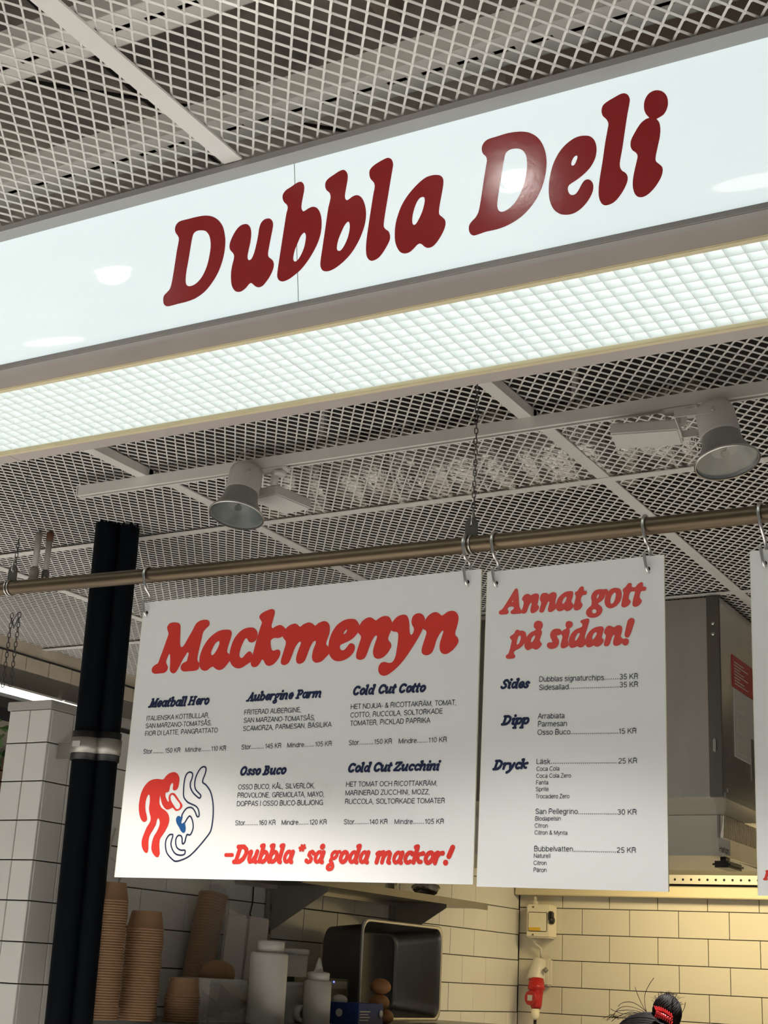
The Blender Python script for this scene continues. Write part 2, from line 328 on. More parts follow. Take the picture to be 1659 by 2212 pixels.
# upright thin grotesque drawn as strokes; cap height 1, x-height .74
def _a(cx, cy, rx, ry, a0, a1, n=10): return EL(cx, cy, rx, ry, a0, a1, n)
def _bowl(x=.30): return _a(x, .37, .25, .33, 0, 360, 16)
SANS = {
 'A': (.70, [[(.0, 0), (.33, .96), (.36, .96), (.69, 0)], [(.13, .33), (.56, .33)]]),
 'B': (.68, [[(.07, 0), (.07, .95), (.38, .95)]+_a(.38, .73, .2, .22, 90, -90, 8)+[(.07, .51)], [(.38, .51)]+_a(.38, .28, .24, .23, 90, -90, 8)+[(.07, .05)]]),
 'C': (.76, [_a(.42, .5, .36, .45, 42, 318, 18)]),
 'D': (.74, [[(.07, .05), (.07, .95), (.3, .95)]+_a(.32, .5, .35, .45, 88, -88, 12)+[(.07, .05)]]),
 'E': (.62, [[(.58, .95), (.07, .95), (.07, .05), (.6, .05)], [(.07, .52), (.54, .52)]]),
 'F': (.58, [[(.57, .95), (.07, .95), (.07, 0)], [(.07, .50), (.5, .50)]]),
 'G': (.80, [_a(.42, .5, .36, .45, 42, 330, 18)+[(.73, .3), (.73, .46), (.45, .46)], [(.73, .3), (.73, 0)]]),
 'H': (.74, [[(.07, 0), (.07, 1)], [(.66, 0), (.66, 1)], [(.07, .52), (.66, .52)]]),
 'I': (.22, [[(.09, 0), (.09, 1)]]),
 'J': (.52, [[(.42, 1), (.42, .28)]+_a(.235, .28, .185, .23, 0, -180, 10)]),
 'K': (.68, [[(.07, 0), (.07, 1)], [(.6, 1), (.09, .38)], [(.27, .58), (.64, 0)]]),
 'L': (.55, [[(.07, 1), (.07, .05), (.54, .05)]]),
 'M': (.86, [[(.07, 0), (.07, .97), (.42, .04), (.77, .97), (.77, 0)]]),
 'N': (.74, [[(.07, 0), (.07, .97), (.65, .03), (.65, 1)]]),
 'O': (.80, [_a(.4, .5, .35, .45, 0, 360, 20)]),
 'P': (.65, [[(.07, 0), (.07, .95), (.36, .95)]+_a(.36, .71, .23, .24, 90, -90, 8)+[(.07, .47)]]),
 'R': (.70, [[(.07, 0), (.07, .95), (.38, .95)]+_a(.38, .73, .22, .22, 90, -90, 8)+[(.07, .51)], [(.4, .51), (.55, .42), (.58, .12), (.63, 0)]]),
 'S': (.66, [_a(.33, .73, .26, .22, 15, 200, 9)+[(.2, .56), (.46, .45)]+_a(.33, .27, .27, .22, 30, -170, 10)]),
 'T': (.58, [[(.0, .95), (.58, .95)], [(.29, .95), (.29, 0)]]),
 'U': (.72, [[(.07, 1), (.07, .32)]+_a(.355, .32, .285, .27, 180, 360, 12)+[(.64, 1)]]),
 'V': (.64, [[(.0, 1), (.32, .03), (.64, 1)]]),
 'Y': (.64, [[(.0, 1), (.32, .42), (.64, 1)], [(.32, .42), (.32, 0)]]),
 'Z': (.60, [[(.04, .95), (.56, .95), (.03, .05), (.58, .05)]]),
 'a': (.60, [_a(.28, .52, .2, .19, 165, 10, 8)+[(.48, .12), (.57, .04)], [(.48, .42), (.25, .38)]+_a(.22, .2, .17, .16, 100, 330, 9)+[(.48, .24)]]),
 'b': (.62, [[(.07, 1), (.07, 0)], _a(.31, .37, .235, .33, 0, 360, 14)]),
 'c': (.56, [_a(.3, .37, .25, .33, 40, 320, 12)]),
 'd': (.62, [[(.53, 1), (.53, 0)], _a(.29, .37, .235, .33, 0, 360, 14)]),
 'e': (.60, [[(.06, .39), (.54, .39)]+_a(.3, .37, .24, .33, 5, 320, 14)]),
 'f': (.32, [[(.31, .96), (.18, .93), (.14, .8), (.14, 0)], [(.0, .7), (.3, .7)]]),
 'g': (.61, [_a(.29, .38, .235, .32, 0, 360, 14), [(.52, .72), (.52, -.02)]+_a(.29, -.03, .23, .2, 0, -160, 9)]),
 'h': (.60, [[(.07, 1), (.07, 0)], _a(.29, .47, .21, .23, 180, 0, 9)+[(.5, 0)]]),
 'i': (.20, [[(.09, .74), (.09, 0)], [(.09, .89), (.09, .99)]]),
 'k': (.54, [[(.07, 1), (.07, 0)], [(.46, .72), (.08, .3)], [(.22, .44), (.5, 0)]]),
 'l': (.20, [[(.09, 1), (.09, 0)]]),
 'm': (.88, [[(.07, .74), (.07, 0)], _a(.25, .5, .18, .2, 180, 0, 8)+[(.43, 0)], _a(.61, .5, .18, .2, 180, 0, 8)+[(.79, 0)]]),
 'n': (.60, [[(.07, .74), (.07, 0)], _a(.29, .47, .21, .23, 180, 0, 9)+[(.5, 0)]]),
 'o': (.60, [_bowl()]),
 'p': (.62, [[(.07, .74), (.07, -.24)], _a(.31, .37, .235, .33, 0, 360, 14)]),
 'r': (.36, [[(.07, .74), (.07, 0)], _a(.3, .42, .23, .28, 180, 90, 6)+[(.36, .71)]]),
 's': (.54, [_a(.27, .54, .2, .16, 15, 200, 8)+[(.18, .42), (.36, .34)]+_a(.27, .2, .21, .16, 30, -170, 9)]),
 't': (.32, [[(.14, .93), (.14, .14), (.18, .06), (.31, .04)], [(.0, .7), (.3, .7)]]),
 'u': (.60, [[(.07, .74), (.07, .28)]+_a(.285, .27, .215, .23, 180, 350, 9)+[(.5, .3)], [(.5, .74), (.5, 0)]]),
 'v': (.50, [[(.0, .74), (.25, .02), (.5, .74)]]),
 'y': (.52, [[(.0, .74), (.26, .04)], [(.5, .74), (.24, -.1), (.14, -.22), (.02, -.2)]]),
 '0': (.60, [_a(.29, .5, .23, .45, 0, 360, 16)]),
 '1': (.42, [[(.06, .74), (.2, .78), (.28, .97), (.28, 0)]]),
 '2': (.60, [_a(.29, .7, .22, .25, 165, -25, 9)+[(.36, .42), (.1, .2), (.06, .05), (.53, .05)]]),
 '3': (.60, [_a(.28, .73, .2, .22, 160, -80, 8)+[(.24, .52)], [(.3, .52)]+_a(.28, .28, .23, .24, 75, -165, 9)]),
 '4': (.60, [[(.43, 0), (.43, .95), (.03, .3), (.56, .3)]]),
 '5': (.60, [[(.5, .95), (.14, .95), (.09, .5)]+_a(.28, .3, .23, .27, 120, -155, 11)]),
 '6': (.60, [_a(.3, .31, .22, .27, 0, 360, 14), _a(.36, .5, .29, .45, 60, 190, 8)]),
 '&': (.72, [[(.66, .0), (.2, .62), (.17, .8), (.28, .95), (.4, .9), (.42, .74), (.12, .38), (.06, .2), (.16, .05), (.34, .04), (.52, .2), (.6, .44)]]),
 '-': (.34, [[(.04, .36), (.28, .36)]]), ',': (.28, [[(.12, .08), (.12, -.02), (.07, -.14)]]), '.': (.26, [[(.1, .0), (.1, .09)]]), ' ': (.26, []),
}
for _c, _b in (('Ä', 'A'), ('Ö', 'O'), ('ä', 'a')):
    _h = 1.14 if _c != 'ä' else .92; _x = SANS[_b][0]/2
    SANS[_c] = (SANS[_b][0], SANS[_b][1]+[[(_x-.13, _h-.05), (_x-.13, _h+.05)], [(_x+.13, _h-.05), (_x+.13, _h+.05)]])
SANS['Å'] = (SANS['A'][0], SANS['A'][1]+[_a(.345, 1.14, .085, .085, 0, 360, 8)])
TRK = .045
def plain_part(text, p0, p1, cap, pl, acc, wgt=.060):
    a = np.array(pl.loc(*p0)); b = np.array(pl.loc(*p1)); h = np.linalg.norm(np.array(pl.loc(p0[0], p0[1]-cap))-a)
    tot = sum(SANS[c][0]+TRK for c in text)-TRK-.05; L = np.linalg.norm(b-a); ex = (b-a)/L; ey = np.array([-ex[1], ex[0]]); sx = L/tot; r = wgt*h; x = 0; k = 0
    for c in text:
        adv, ss = SANS[c]
        parts = []
        for pts in ss:   # break a stroke where it turns sharply
            cur = [pts[0]]
            for i in range(1, len(pts)):
                cur.append(pts[i])
                if i < len(pts)-1:
                    u_ = np.array(pts[i])-np.array(pts[i-1]); v_ = np.array(pts[i+1])-np.array(pts[i])
                    if u_@v_ < .2*np.linalg.norm(u_)*np.linalg.norm(v_) and np.linalg.norm(u_) > 1e-6: parts.append(cur); cur = [pts[i]]
            parts.append(cur)
        for pts in parts:
            P = [a+ex*((x+px)*sx)+ey*(py*h) for px, py in pts]; n = len(P); k += 1; pl.k = k % 4
            Lf, Rt = [], []; closed = np.linalg.norm(P[0]-P[-1]) < 1e-7 and n > 3
            for i in range(n):
                pr = P[i-1] if i > 0 else (P[-2] if closed else None); nx_ = P[i+1] if i < n-1 else (P[1] if closed else None)
                d1 = None if pr is None else (P[i]-pr)/(np.linalg.norm(P[i]-pr)+1e-12); d2 = None if nx_ is None else (nx_-P[i])/(np.linalg.norm(nx_-P[i])+1e-12)
                if d1 is None: d1 = d2
                if d2 is None: d2 = d1
                n1 = np.array([-d1[1], d1[0]]); n2 = np.array([-d2[1], d2[0]]); m_ = n1+n2; q = m_@m_; m_ = m_*(2/max(q, .9)) if q > 1e-6 else n1
                Lf.append(P[i]+m_*r*1.0); Rt.append(P[i]-m_*r*1.0)
            vs = [pl.world(*z) for z in Lf+Rt]; acc.add(vs, [(i, n+i, n+i+1, i+1) for i in range(n-1)])
        x += adv+TRK
    pl.k = 0
def dots(p0, p1, pl, acc):
    a = np.array(pl.loc(*p0)); b = np.array(pl.loc(*p1)); n = max(4, int(np.linalg.norm(b-a)/.0043)); r = .0009
    for i in range(n):
        c = a+(b-a)*(i+.5)/n; acc.add([pl.world(c[0]+r*sx, c[1]+r*sy+r) for sx, sy in ((-1, -1), (1, -1), (1, 1), (-1, 1))], [(0, 1, 2, 3)])
def plain(name, crop, items, cap, pl, m, parent):
    ox, oy, s = crop; acc = MB(); cv = lambda p: (ox+p[0]/s, oy+p[1]/s)
    for it in items:
        t, p, q = it[:3]; c = it[3] if len(it) > 3 else cap
        if t == '.': dots(cv(p), cv(q), pl, acc)
        else: plain_part(t, cv(p), cv(q), c/s, pl, acc)
    return tag(link(name, acc.mesh(name), m, parent), kind='stuff')
# ------------------------------------------------------------------ room shell
struct(MB().box((-12, -18, -.1), (8, 12, 0)).out('floor', 'floor'))
struct(MB().box((-12, -18, 4.3), (8, 12, 4.5)).out('ceiling', 'slab'))
struct(MB().box((-12, 4.5, 4.1), (8, 12, 4.29)).out('dark_void_sheet', 'void_shade'))  # dark sheet added to keep the void behind the sign box near-black
ZC = 3.2
BX = [-4.435, -3.03, -1.625, -.22, 1.185]; BY = [-.28, 1.22, 2.72, 4.22, 5.72, 7.22]
# expanded-metal ceiling: panels of real strands held by a grid of white bars
ceil_t = thing('mesh_ceiling', 'white painted expanded metal mesh ceiling in a grid of flat white bars', 'ceiling', (-1.625, 2.72, ZC))
def mesh_panel(w, d):
    px, py = .0393, .0552; mb = MB(); nx = int(round(w/px)); ny = int(round(d/py)); px = w/nx; py = d/ny; hw = .0023; hz = .0032
    for i in range(nx*2+1):
        for j in range(ny*2+1):
            if (i+j) % 2: continue
            p = np.array([i*px/2, j*py/2])
            for sx in (-1, 1):
                q = p+np.array([sx*px/2, py/2])
                if q[0] < -1e-6 or q[0] > w+1e-6 or q[1] > d+1e-6: continue
                t = q-p; t = t/np.linalg.norm(t); n = np.array([-t[1], t[0]]); n = n if n[1] > 0 else -n
                # twisted flat strand: leans so that its face looks down and to the front, as expanded metal does
                ca, sa_ = math.cos(.55)*.00235, math.sin(.55)*.00235; ta, tb = math.sin(.55)*.0008, math.cos(.55)*.0008
                cs_ = [(-ca-ta, sa_-tb), (ca-ta, -sa_-tb), (ca+ta, -sa_+tb), (-ca+ta, sa_+tb)]
                vs = [(*(e+n*u_), v_) for e in (p, q) for u_, v_ in cs_]
                mb.add(vs, [(0, 1, 5, 4), (1, 2, 6, 5), (2, 3, 7, 6), (3, 0, 4, 7)])
            mb.add([(p[0]+dx*.0034, p[1]+dy*.0048, -.0022-dy*.0012) for dx, dy in ((-1, 0), (0, -1), (1, 0), (0, 1))], [(0, 1, 2, 3)])
    me = mb.mesh('expanded_mesh'); me.materials.append(M['mesh_paint']); return me
pm = mesh_panel(1.405, 1.5)
xs = [-7.245, -5.84]+BX
for i, x in enumerate(xs[:-1]):
    for y in BY:
        if x < -7: continue
        if i >= 5 and y > 6: continue
        o = bpy.data.objects.new('mesh_panel', pm); C.objects.link(o); o.parent = ceil_t; o.location = (x+1.625, y-2.72, .0); o['kind'] = 'stuff'
for x in [-5.84]+BX:
    MB().box((x-.0225, 3.62 if x > -4 else -.3, ZC-.009), (x+.0225, 8.6, ZC-.004)).out('grid_bar', 'white_metal', ceil_t)
    if x > -4: MB().box((x-.0225, -.3, ZC-.009), (x+.0225, 2.094, ZC-.004)).out('grid_bar', 'white_metal', ceil_t); MB().box((x-.012, 2.70, ZC-.038), (x+.030, 3.60, ZC-.008)).out('grid_bar', 'white_metal', ceil_t)
for y in BY: MB().box((-5.84, y-.02, ZC-.012), (1.2, y+.02, ZC-.0095)).out('cross_bar', 'white_metal', ceil_t)
# things above the mesh
def tray(x0, x1, y, z, wd, label, k_=1.0):
    t = thing('cable_tray', label, 'cable tray', ((x0+x1)/2, y, z))
    mb = MB(); p = .0875*k_; n = int((x1-x0)/p); sw = .05*k_; sh = .013*k_
    for i in range(n):
        a = x0+i*p; ys = [y-wd/2, y-sh/2, y+sh/2, y+wd/2]
        mb.box((a, ys[0], z), (a+p, ys[1], z+.002)); mb.box((a, ys[2], z), (a+p, ys[3], z+.002)); mb.box((a+sw, ys[1], z), (a+p, ys[2], z+.002))
    mb.out('slotted_base', 'galv', t, fixn=False); MB().box((x0, y-wd/2+.002, z+.016), (x1, y+wd/2-.002, z+.05)).out('dark_tray_liner', 'black', t)  # black box added over the base so the slots look dark
    for yy in (y-wd/2, y+wd/2): MB().box((x0, yy-.001, z), (x1, yy+.001, z+.055)).out('side_rail', 'galv', t)
    return t
tray(-5.2, .6, 1.96, 3.5, .10, 'white slotted cable tray above the mesh, farther from the sign')
tray(-5.2, .6, 2.13, 3.3, .088, 'white slotted cable tray above the mesh close to the sign top', .895)
dt = thing('soffit_duct', 'dull beige square duct above the mesh over the sign', 'duct', (-.7, 2.0, 3.56))
MB().box((-1.35, 1.75, 3.60), (.6, 2.24, 3.9)).out('duct_body', 'beige', dt, .01); MB().box((-1.37, 1.74, 3.55), (-1.33, 2.25, 3.92)).out('duct_flange', 'beige', dt)
ft = thing('foil_duct', 'crumpled silver foil insulated duct above the mesh behind the pipe', 'duct', (-2.3, 4.8, 3.3))
mb = MB(); n = 60; P = []
for i in range(n): P.append((-3.4+2.0*i/(n-1), 4.62+.02*math.sin(i*1.7), 3.5+.01*math.cos(i*2.3)))
mb.tube(P, [.16+.014*random.uniform(-1, 1) for _ in P], 22); fo = mb.out('foil_jacket', 'foil', ft)
for v in fo.data.vertices: v.co += Vector([random.uniform(-.008, .008) for _ in range(3)])
for k in range(6): MB().tube([(-3.3+k*.36, 4.62+.168*math.cos(a), 3.5+.168*math.sin(a)) for a in [2*math.pi*j/20 for j in range(20)]], .005, 5, closed=True).out('duct_band', 'galv', ft)
for x in (-3.0, -1.9): MB().box((x-.01, 4.61, 3.66), (x+.01, 4.63, 4.1)).out('hanger', 'galv', ft)
for k, (x, y) in enumerate(((-1.0, 3.0), (-4.3, 2.95))):
    tag(MB().box((x-.35, y-.2, 3.5), (x+.35, y+.2, 3.82)).out('air_duct', 'galv' if k else 'beige', None, .01), ['beige boxed air duct above the mesh right of the chain', 'galvanised air duct above the mesh at far left'][k], 'duct')
for k, (a, b) in enumerate((((-2.2, .8, 3.82), (-2.3, 3.4, 3.8)), ((-3.5, 1.2, 3.80), (-1.5, 3.3, 3.84)), ((-4.6, 2.6, 3.9), (-2.4, 5.6, 3.92)))):
    tag(MB().tube([a, ((a[0]+b[0])/2, (a[1]+b[1])/2, a[2]-.05), b], .006, 6).out('ceiling_cable', 'black'), ['thin black cable above the mesh over the left of the sign', 'thin black cable crossing above the mesh over the lettering', 'thin black cable above the mesh behind the lights'][k], 'cable')
# ------------------------------------------------------------------ lit sign box
SX0, SX1 = -3.9, .7
sg = thing('sign_box', 'long hanging light box sign with a white lit face and red shop name', 'sign', (-1.5, 2.4, 2.88))
sa = math.radians(10.2); T0 = np.array([0, 2.133, 3.196]); sd = np.array([0, math.sin(sa), -math.cos(sa)]); sn = np.array([0, -math.cos(sa), -math.sin(sa)])
def panel(x0, x1):
    a = T0; b = T0+sd*.315; mb = MB(); pts = []
    for x in (x0, x1):
        for q in (a, b, b-sn*.006, a-sn*.006): pts.append((x, q[1], q[2]))
    return mb.add(pts, [(0, 1, 5, 4), (1, 2, 6, 5), (2, 3, 7, 6), (3, 0, 4, 7), (0, 3, 2, 1), (4, 5, 6, 7)])
panel(SX0, -1.5008).out('sign_panel', 'acrylic', sg); panel(-1.4992, SX1).out('sign_panel', 'acrylic', sg)
a_ = T0+sn*.0002; b_ = T0+sd*.315+sn*.0002; MB().add([(-1.5009, a_[1], a_[2]), (-1.4991, a_[1], a_[2]), (-1.4991, b_[1], b_[2]), (-1.5009, b_[1], b_[2])], [(0, 1, 2, 3)]).out('seam_strip', 'frame_grey', sg, fixn=False)
def xbar(name, m, y0, y1, z0, z1, x0=SX0, x1=SX1, bev=0): return MB().box((x0, y0, z0), (x1, y1, z1)).out(name, m, sg, bev)
xbar('top_trim', 'frame_grey', 2.096, 2.134, 3.176, 3.19)
xbar('bottom_trim', 'frame_grey', 2.184, 2.206, 2.874, 2.888, bev=.002)
xbar('front_rail', 'mauve', 2.206, 2.281, 2.880, 2.90, -2.71, SX1); xbar('front_rail', 'mauve', 2.206, 2.281, 2.880, 2.90, SX0, -2.712)
xbar('inner_lip', 'gold', 2.281, 2.299, 2.877, 2.893, bev=.002); xbar('inner_lip', 'gold', 2.626, 2.642, 2.878, 2.893, bev=.002)
xbar('rear_rail', 'mauve2', 2.642, 2.690, 2.880, 2.90, -2.71, SX1); xbar('rear_rail', 'mauve2', 2.642, 2.690, 2.880, 2.90, SX0, -2.712)
xbar('back_panel', 'white_metal', 2.684, 2.690, 2.90, 3.185); xbar('diffuser', 'diffuser', 2.285, 2.64, 2.915, 2.92)
xbar('box_top', 'white_metal', 2.15, 2.69, 3.17, 3.176)
for x in (SX0, SX1): MB().prism([(2.14, 3.185), (2.195, 2.89), (2.69, 2.89), (2.69, 3.185)], 0, x-.003, x+.003).out('end_panel', 'white_metal', sg)
# egg-crate louvre: long blades and cross blades
cp = .0346; y0 = 2.3035; hz = (2.882, 2.902)
bl = MB().box((0, -.0006, hz[0]), (2.214, .0006, hz[1])).mesh('blade_long'); bl.materials.append(M['louvre'])
bc = MB().add([(-.0011, 0, hz[1]), (.0011, 0, hz[1]), (.0004, 0, hz[0]), (-.0004, 0, hz[0]), (-.0011, .3114, hz[1]), (.0011, .3114, hz[1]), (.0004, .3114, hz[0]), (-.0004, .3114, hz[0])], [(0, 1, 2, 3), (7, 6, 5, 4), (0, 4, 5, 1), (1, 5, 6, 2), (2, 6, 7, 3), (3, 7, 4, 0)]).mesh('blade_cross'); bc.materials.append(M['louvre'])
base = sg.location
for x0_, dy, dz in ((-1.67, 0, 0), (-1.674-2.214, .0035, .002)):
    for j in range(10):
        o = bpy.data.objects.new('louvre_blade', bl); C.objects.link(o); o.parent = sg; o.location = (x0_-base.x, y0+j*cp+dy-base.y, dz-base.z)
    for i in range(65):
        o = bpy.data.objects.new('louvre_cross_blade', bc); C.objects.link(o); o.parent = sg; o.location = (x0_+i*cp-base.x, y0+dy-base.y, dz-base.z)
sgn = Plane(T0, (1, 0, 0), -sd, .0008, lambda x, y: (lambda d: np.array([0, 0, EYE])+d*(((T0-np.array([0, 0, EYE]))@sn)/(d@sn)))(ray(x, y)))
S1 = (340, 440, 8.295); S2 = (480, 360, 7.9); S3 = (590, 350, 8.295); S4 = (690, 330, 8.195); S5 = (790, 360, 8.295); S6 = (1000, 270, 8.295); S7 = (1160, 270, 8.295); S8 = (1280, 180, 7.9)
SIGN = [
 (S1, [(400,320),(560,275),(720,235),(860,215),(990,232),(1100,300),(1180,420),(1218,600),(1220,740),(1200,900),(1160,1060),(1090,1240),(990,1410),(860,1570),(700,1690),(540,1755),(380,1795),(230,1835),(165,1838),(120,1800),(107,1720),(122,1650),(175,1590),(225,1530),(255,1440),(285,1280),(320,1060),(355,830),(380,700),(387,620),(365,570),(330,520),(318,455),(340,380)], [[(790,480),(870,495),(930,570),(955,680),(955,800),(930,960),(890,1120),(820,1280),(740,1390),(660,1455),(580,1480),(530,1460),(512,1400),(520,1250),(560,1020),(600,780),(630,610),(660,530),(715,490)]]),
 (S2, [(410,980),(455,1000),(490,1060),(500,1160),(485,1290),(455,1430),(437,1530),(445,1585),(470,1597),(505,1570),(545,1480),(585,1330),(615,1180),(635,1050),(665,965),(720,905),(800,885),(850,915),(873,980),(865,1060),(835,1210),(805,1370),(787,1490),(800,1545),(845,1580),(875,1620),(886,1680),(870,1760),(820,1870),(760,1960),(700,2030),(640,2060),(580,2050),(530,2010),(495,1988),(460,2010),(410,2070),(340,2125),(280,2140),(220,2120),(170,2040),(153,1930),(155,1800),(175,1680),(200,1580),(205,1520),(185,1475),(145,1430),(127,1370),(140,1290),(190,1170),(260,1060),(330,1000)], []),
 (S3, [(430,375),(490,355),(535,375),(560,430),(560,510),(540,620),(515,760),(515,840),(545,885),(580,870),(650,825),(725,803),(795,830),(845,910),(870,1020),(872,1160),(850,1310),(800,1460),(720,1620),(620,1780),(500,1930),(360,2050),(270,2110),(180,2142),(115,2125),(80,2070),(78,1990),(100,1830),(150,1500),(200,1180),(240,930),(265,820),(250,770),(200,720),(172,650),(180,580),(230,510),(320,450)], [[(560,1268),(588,1310),(585,1400),(555,1540),(500,1670),(440,1760),(395,1785),(367,1755),(372,1670),(400,1560),(450,1440),(500,1330)]]),
 (S4, [(430,305),(475,330),(503,390),(503,470),(480,610),(458,740),(460,810),(490,842),(530,820),(600,770),(675,752),(745,790),(795,880),(825,1010),(828,1130),(805,1280),(750,1450),(670,1620),(560,1790),(430,1930),(290,2040),(190,2090),(120,2102),(55,2080),(22,2010),(22,1920),(60,1660),(110,1320),(160,980),(195,830),(200,770),(180,710),(130,665),(105,600),(115,520),(160,460),(260,390),(360,325)], [[(512,1222),(538,1260),(535,1370),(505,1500),(450,1630),(390,1720),(345,1740),(315,1710),(320,1620),(350,1510),(400,1390),(455,1280)]]),
 (S4, [(1170,105),(1225,92),(1280,120),(1308,200),(1298,290),(1265,480),(1220,760),(1170,1060),(1145,1240),(1145,1310),(1175,1355),(1225,1390),(1253,1460),(1250,1540),(1200,1650),(1120,1780),(1040,1870),(940,1915),(880,1895),(840,1830),(827,1720),(835,1560),(870,1300),(920,970),(960,720),(982,600),(965,530),(910,465),(887,390),(895,310),(950,240),(1050,170)], []),
 (S5, [(1200,155),(1285,150),(1350,168),(1390,220),(1395,310),(1370,470),(1335,660),(1317,800),(1325,860),(1380,910),(1425,960),(1433,1040),(1400,1150),(1330,1280),(1250,1390),(1180,1445),(1110,1458),(1055,1435),(1010,1395),(965,1382),(920,1410),(860,1475),(780,1540),(690,1558),(620,1530),(565,1450),(530,1340),(523,1200),(535,1050),(570,900),(640,710),(740,540),(860,390),(980,270),(1090,190)], [[(1035,545),(1060,580),(1050,680),(1010,820),(950,950),(900,1030),(865,1045),(840,1010),(842,900),(870,770),(920,640),(975,565)]]),
 (S6, [(460,255),(620,205),(800,150),(960,125),(1090,122),(1220,150),(1350,235),(1440,370),(1490,530),(1502,700),(1480,900),(1430,1090),(1340,1290),(1220,1470),(1080,1620),(930,1730),(760,1820),(600,1875),(420,1915),(270,1965),(195,1983),(135,1950),(108,1870),(120,1790),(170,1720),(235,1650),(280,1560),(310,1420),(345,1200),(385,930),(420,720),(432,630),(415,570),(365,520),(340,450),(350,370),(395,300)], [[(960,425),(1050,445),(1115,510),(1145,610),(1148,780),(1110,1000),(1040,1210),(950,1370),(850,1480),(760,1540),(690,1558),(640,1530),(618,1450),(630,1300),(665,1080),(705,820),(740,630),(770,510),(850,445)]]),
 (S7, [(860,193),(950,205),(1020,260),(1060,350),(1070,460),(1045,600),(980,730),(900,830),(790,930),(680,1010),(590,1070),(558,1120),(560,1180),(590,1240),(635,1258),(690,1240),(740,1180),(800,1070),(850,1000),(910,975),(970,1000),(1010,1070),(1005,1180),(960,1290),(880,1410),(770,1520),(650,1590),(520,1612),(400,1590),(300,1510),(235,1370),(212,1190),(225,980),(280,740),(370,540),(480,390),(620,270),(740,210)], [[(712,550),(728,575),(710,640),(675,710),(640,732),(617,710),(628,650),(665,580)]]),
 (S8, [(480,185),(545,172),(605,200),(638,270),(632,350),(600,520),(560,780),(510,1120),(470,1350),(475,1440),(510,1495),(565,1530),(600,1590),(598,1670),(550,1790),(470,1920),(370,2030),(240,2085),(170,2065),(120,1980),(105,1850),(120,1660),(170,1350),(220,1000),(260,780),(272,690),(240,620),(175,555),(155,470),(180,380),(260,310),(370,245)], []),
 (S8, [(1110,120),(1200,145),(1265,215),(1290,320),(1275,430),(1220,530),(1150,580),(1095,610),(1140,670),(1160,780),(1150,920),(1110,1110),(1080,1260),(1085,1330),(1140,1380),(1190,1430),(1200,1500),(1170,1610),(1080,1760),(970,1880),(870,1940),(780,1940),(720,1880),(690,1770),(692,1640),(720,1480),(755,1330),(770,1240),(745,1190),(680,1140),(650,1070),(660,970),(730,830),(820,690),(900,620),(970,590),(910,520),(880,430),(890,300),(950,190),(1030,135)], []),
]
for k, (cr, o_, h_) in enumerate(SIGN): trace('letter', cr, o_, h_, sgn, 'sign_red', sg, corners=((7, 35) if k == 9 else ()))
# round reflecting downlights in the ceiling in front of the sign
for k, (x, y) in enumerate(DOWN):
    t = thing('downlight', ['round recessed downlight in front of the sign, farther left', 'round recessed downlight in front of the sign, nearer the right end'][k], 'light', (x, y, 3.2))
    MB().lathe((x, y, 3.2), (0, 0, -1), [(0, .062), (.010, .062), (.012, .050), (.002, .046)], 28, caps=(False, False)).out('bezel', 'white_metal', t)
    ax = np.array([.25, .35, -1.0]); ax /= np.linalg.norm(ax); MB().tube([np.array([x, y, 3.178])+.043*(math.cos(a)*np.cross(ax, [1, 0, 0])+math.sin(a)*np.array([1, 0, 0.25])) for a in [2*math.pi*q/30 for q in range(30)]], .0045, 8, closed=True).out('glowing_gimbal_ring', 'disc_lens', t)  # ring emits by itself in place of light from the lens
    MB().ball((x, y, 3.180), (.030, .030, .024), 20, 12).out('lens', 'lamp_disc', t)
for k, (x, y) in enumerate(((-3.35, .78), (-.87, .88))):
    t = thing('disc_light', ['large round disc light in the hall ceiling at far left', 'large round disc light in the hall ceiling at right'][k], 'light', (x, y, 3.2))
    MB().lathe((x, y, 3.2), (0, 0, -1), [(0, .12), (.02, .12), (.02, .105)], 32, caps=(False, False)).out('rim', 'white_metal', t)
    MB().lathe((x, y, 3.182), (0, 0, -1), [(0, 0), (0, .105)], 32, caps=(False, False)).out('lens', 'disc_lens', t)
# ------------------------------------------------------------------ hanging menu boards
YB = 2.9
bd = Plane((0, YB, 0), (1, 0, 0), (0, 0, 1), .0007, lambda x, y: aty(x, y, YB))
def board(x0, x1, z0, z1, label, zl=None, zr=None):
    t = thing('menu_board', label, 'menu board', ((x0+x1)/2, YB, z0), 'menu boards hanging from the brass pipe')
    zl = zl or z1; zr = zr or z1
    MB().prism([(x0-.004, z0+.004), (x1+.002, z0), (x1, zr), (x0, zl)], 1, YB, YB+.004).out('panel', 'board', t)
    for a, b in (((x1+.002, z0), (x1, zr)), ((x0-.004, z0+.004), (x0, zl))): MB().hexa([(a[0]-.0006, YB-.0004, a[1]), (a[0]+.0006, YB-.0004, a[1]), (a[0]+.0006, YB+.0044, a[1]), (a[0]-.0006, YB+.0044, a[1]), (b[0]-.0006, YB-.0004, b[1]), (b[0]+.0006, YB-.0004, b[1]), (b[0]+.0006, YB+.0044, b[1]), (b[0]-.0006, YB+.0044, b[1])]).out('edge_strip', 'board_edge', t)
    return t
b1 = board(-2.408, -1.4205, 1.802, 2.5125, 'large white menu board with red heading, two small figures and six dishes')
b2 = board(-1.405, -.982, 1.794, 2.5035, 'narrow white menu board listing sides, dips and drinks')
b3 = board(-.794, -.36, 1.786, 2.492, 'white menu board cut off by the right edge of the photo')
M1 = (310, 1330, 7.541); M2 = (470, 1300, 6.636); M3 = (690, 1300, 10.369); M4 = (800, 1300, 7.9)
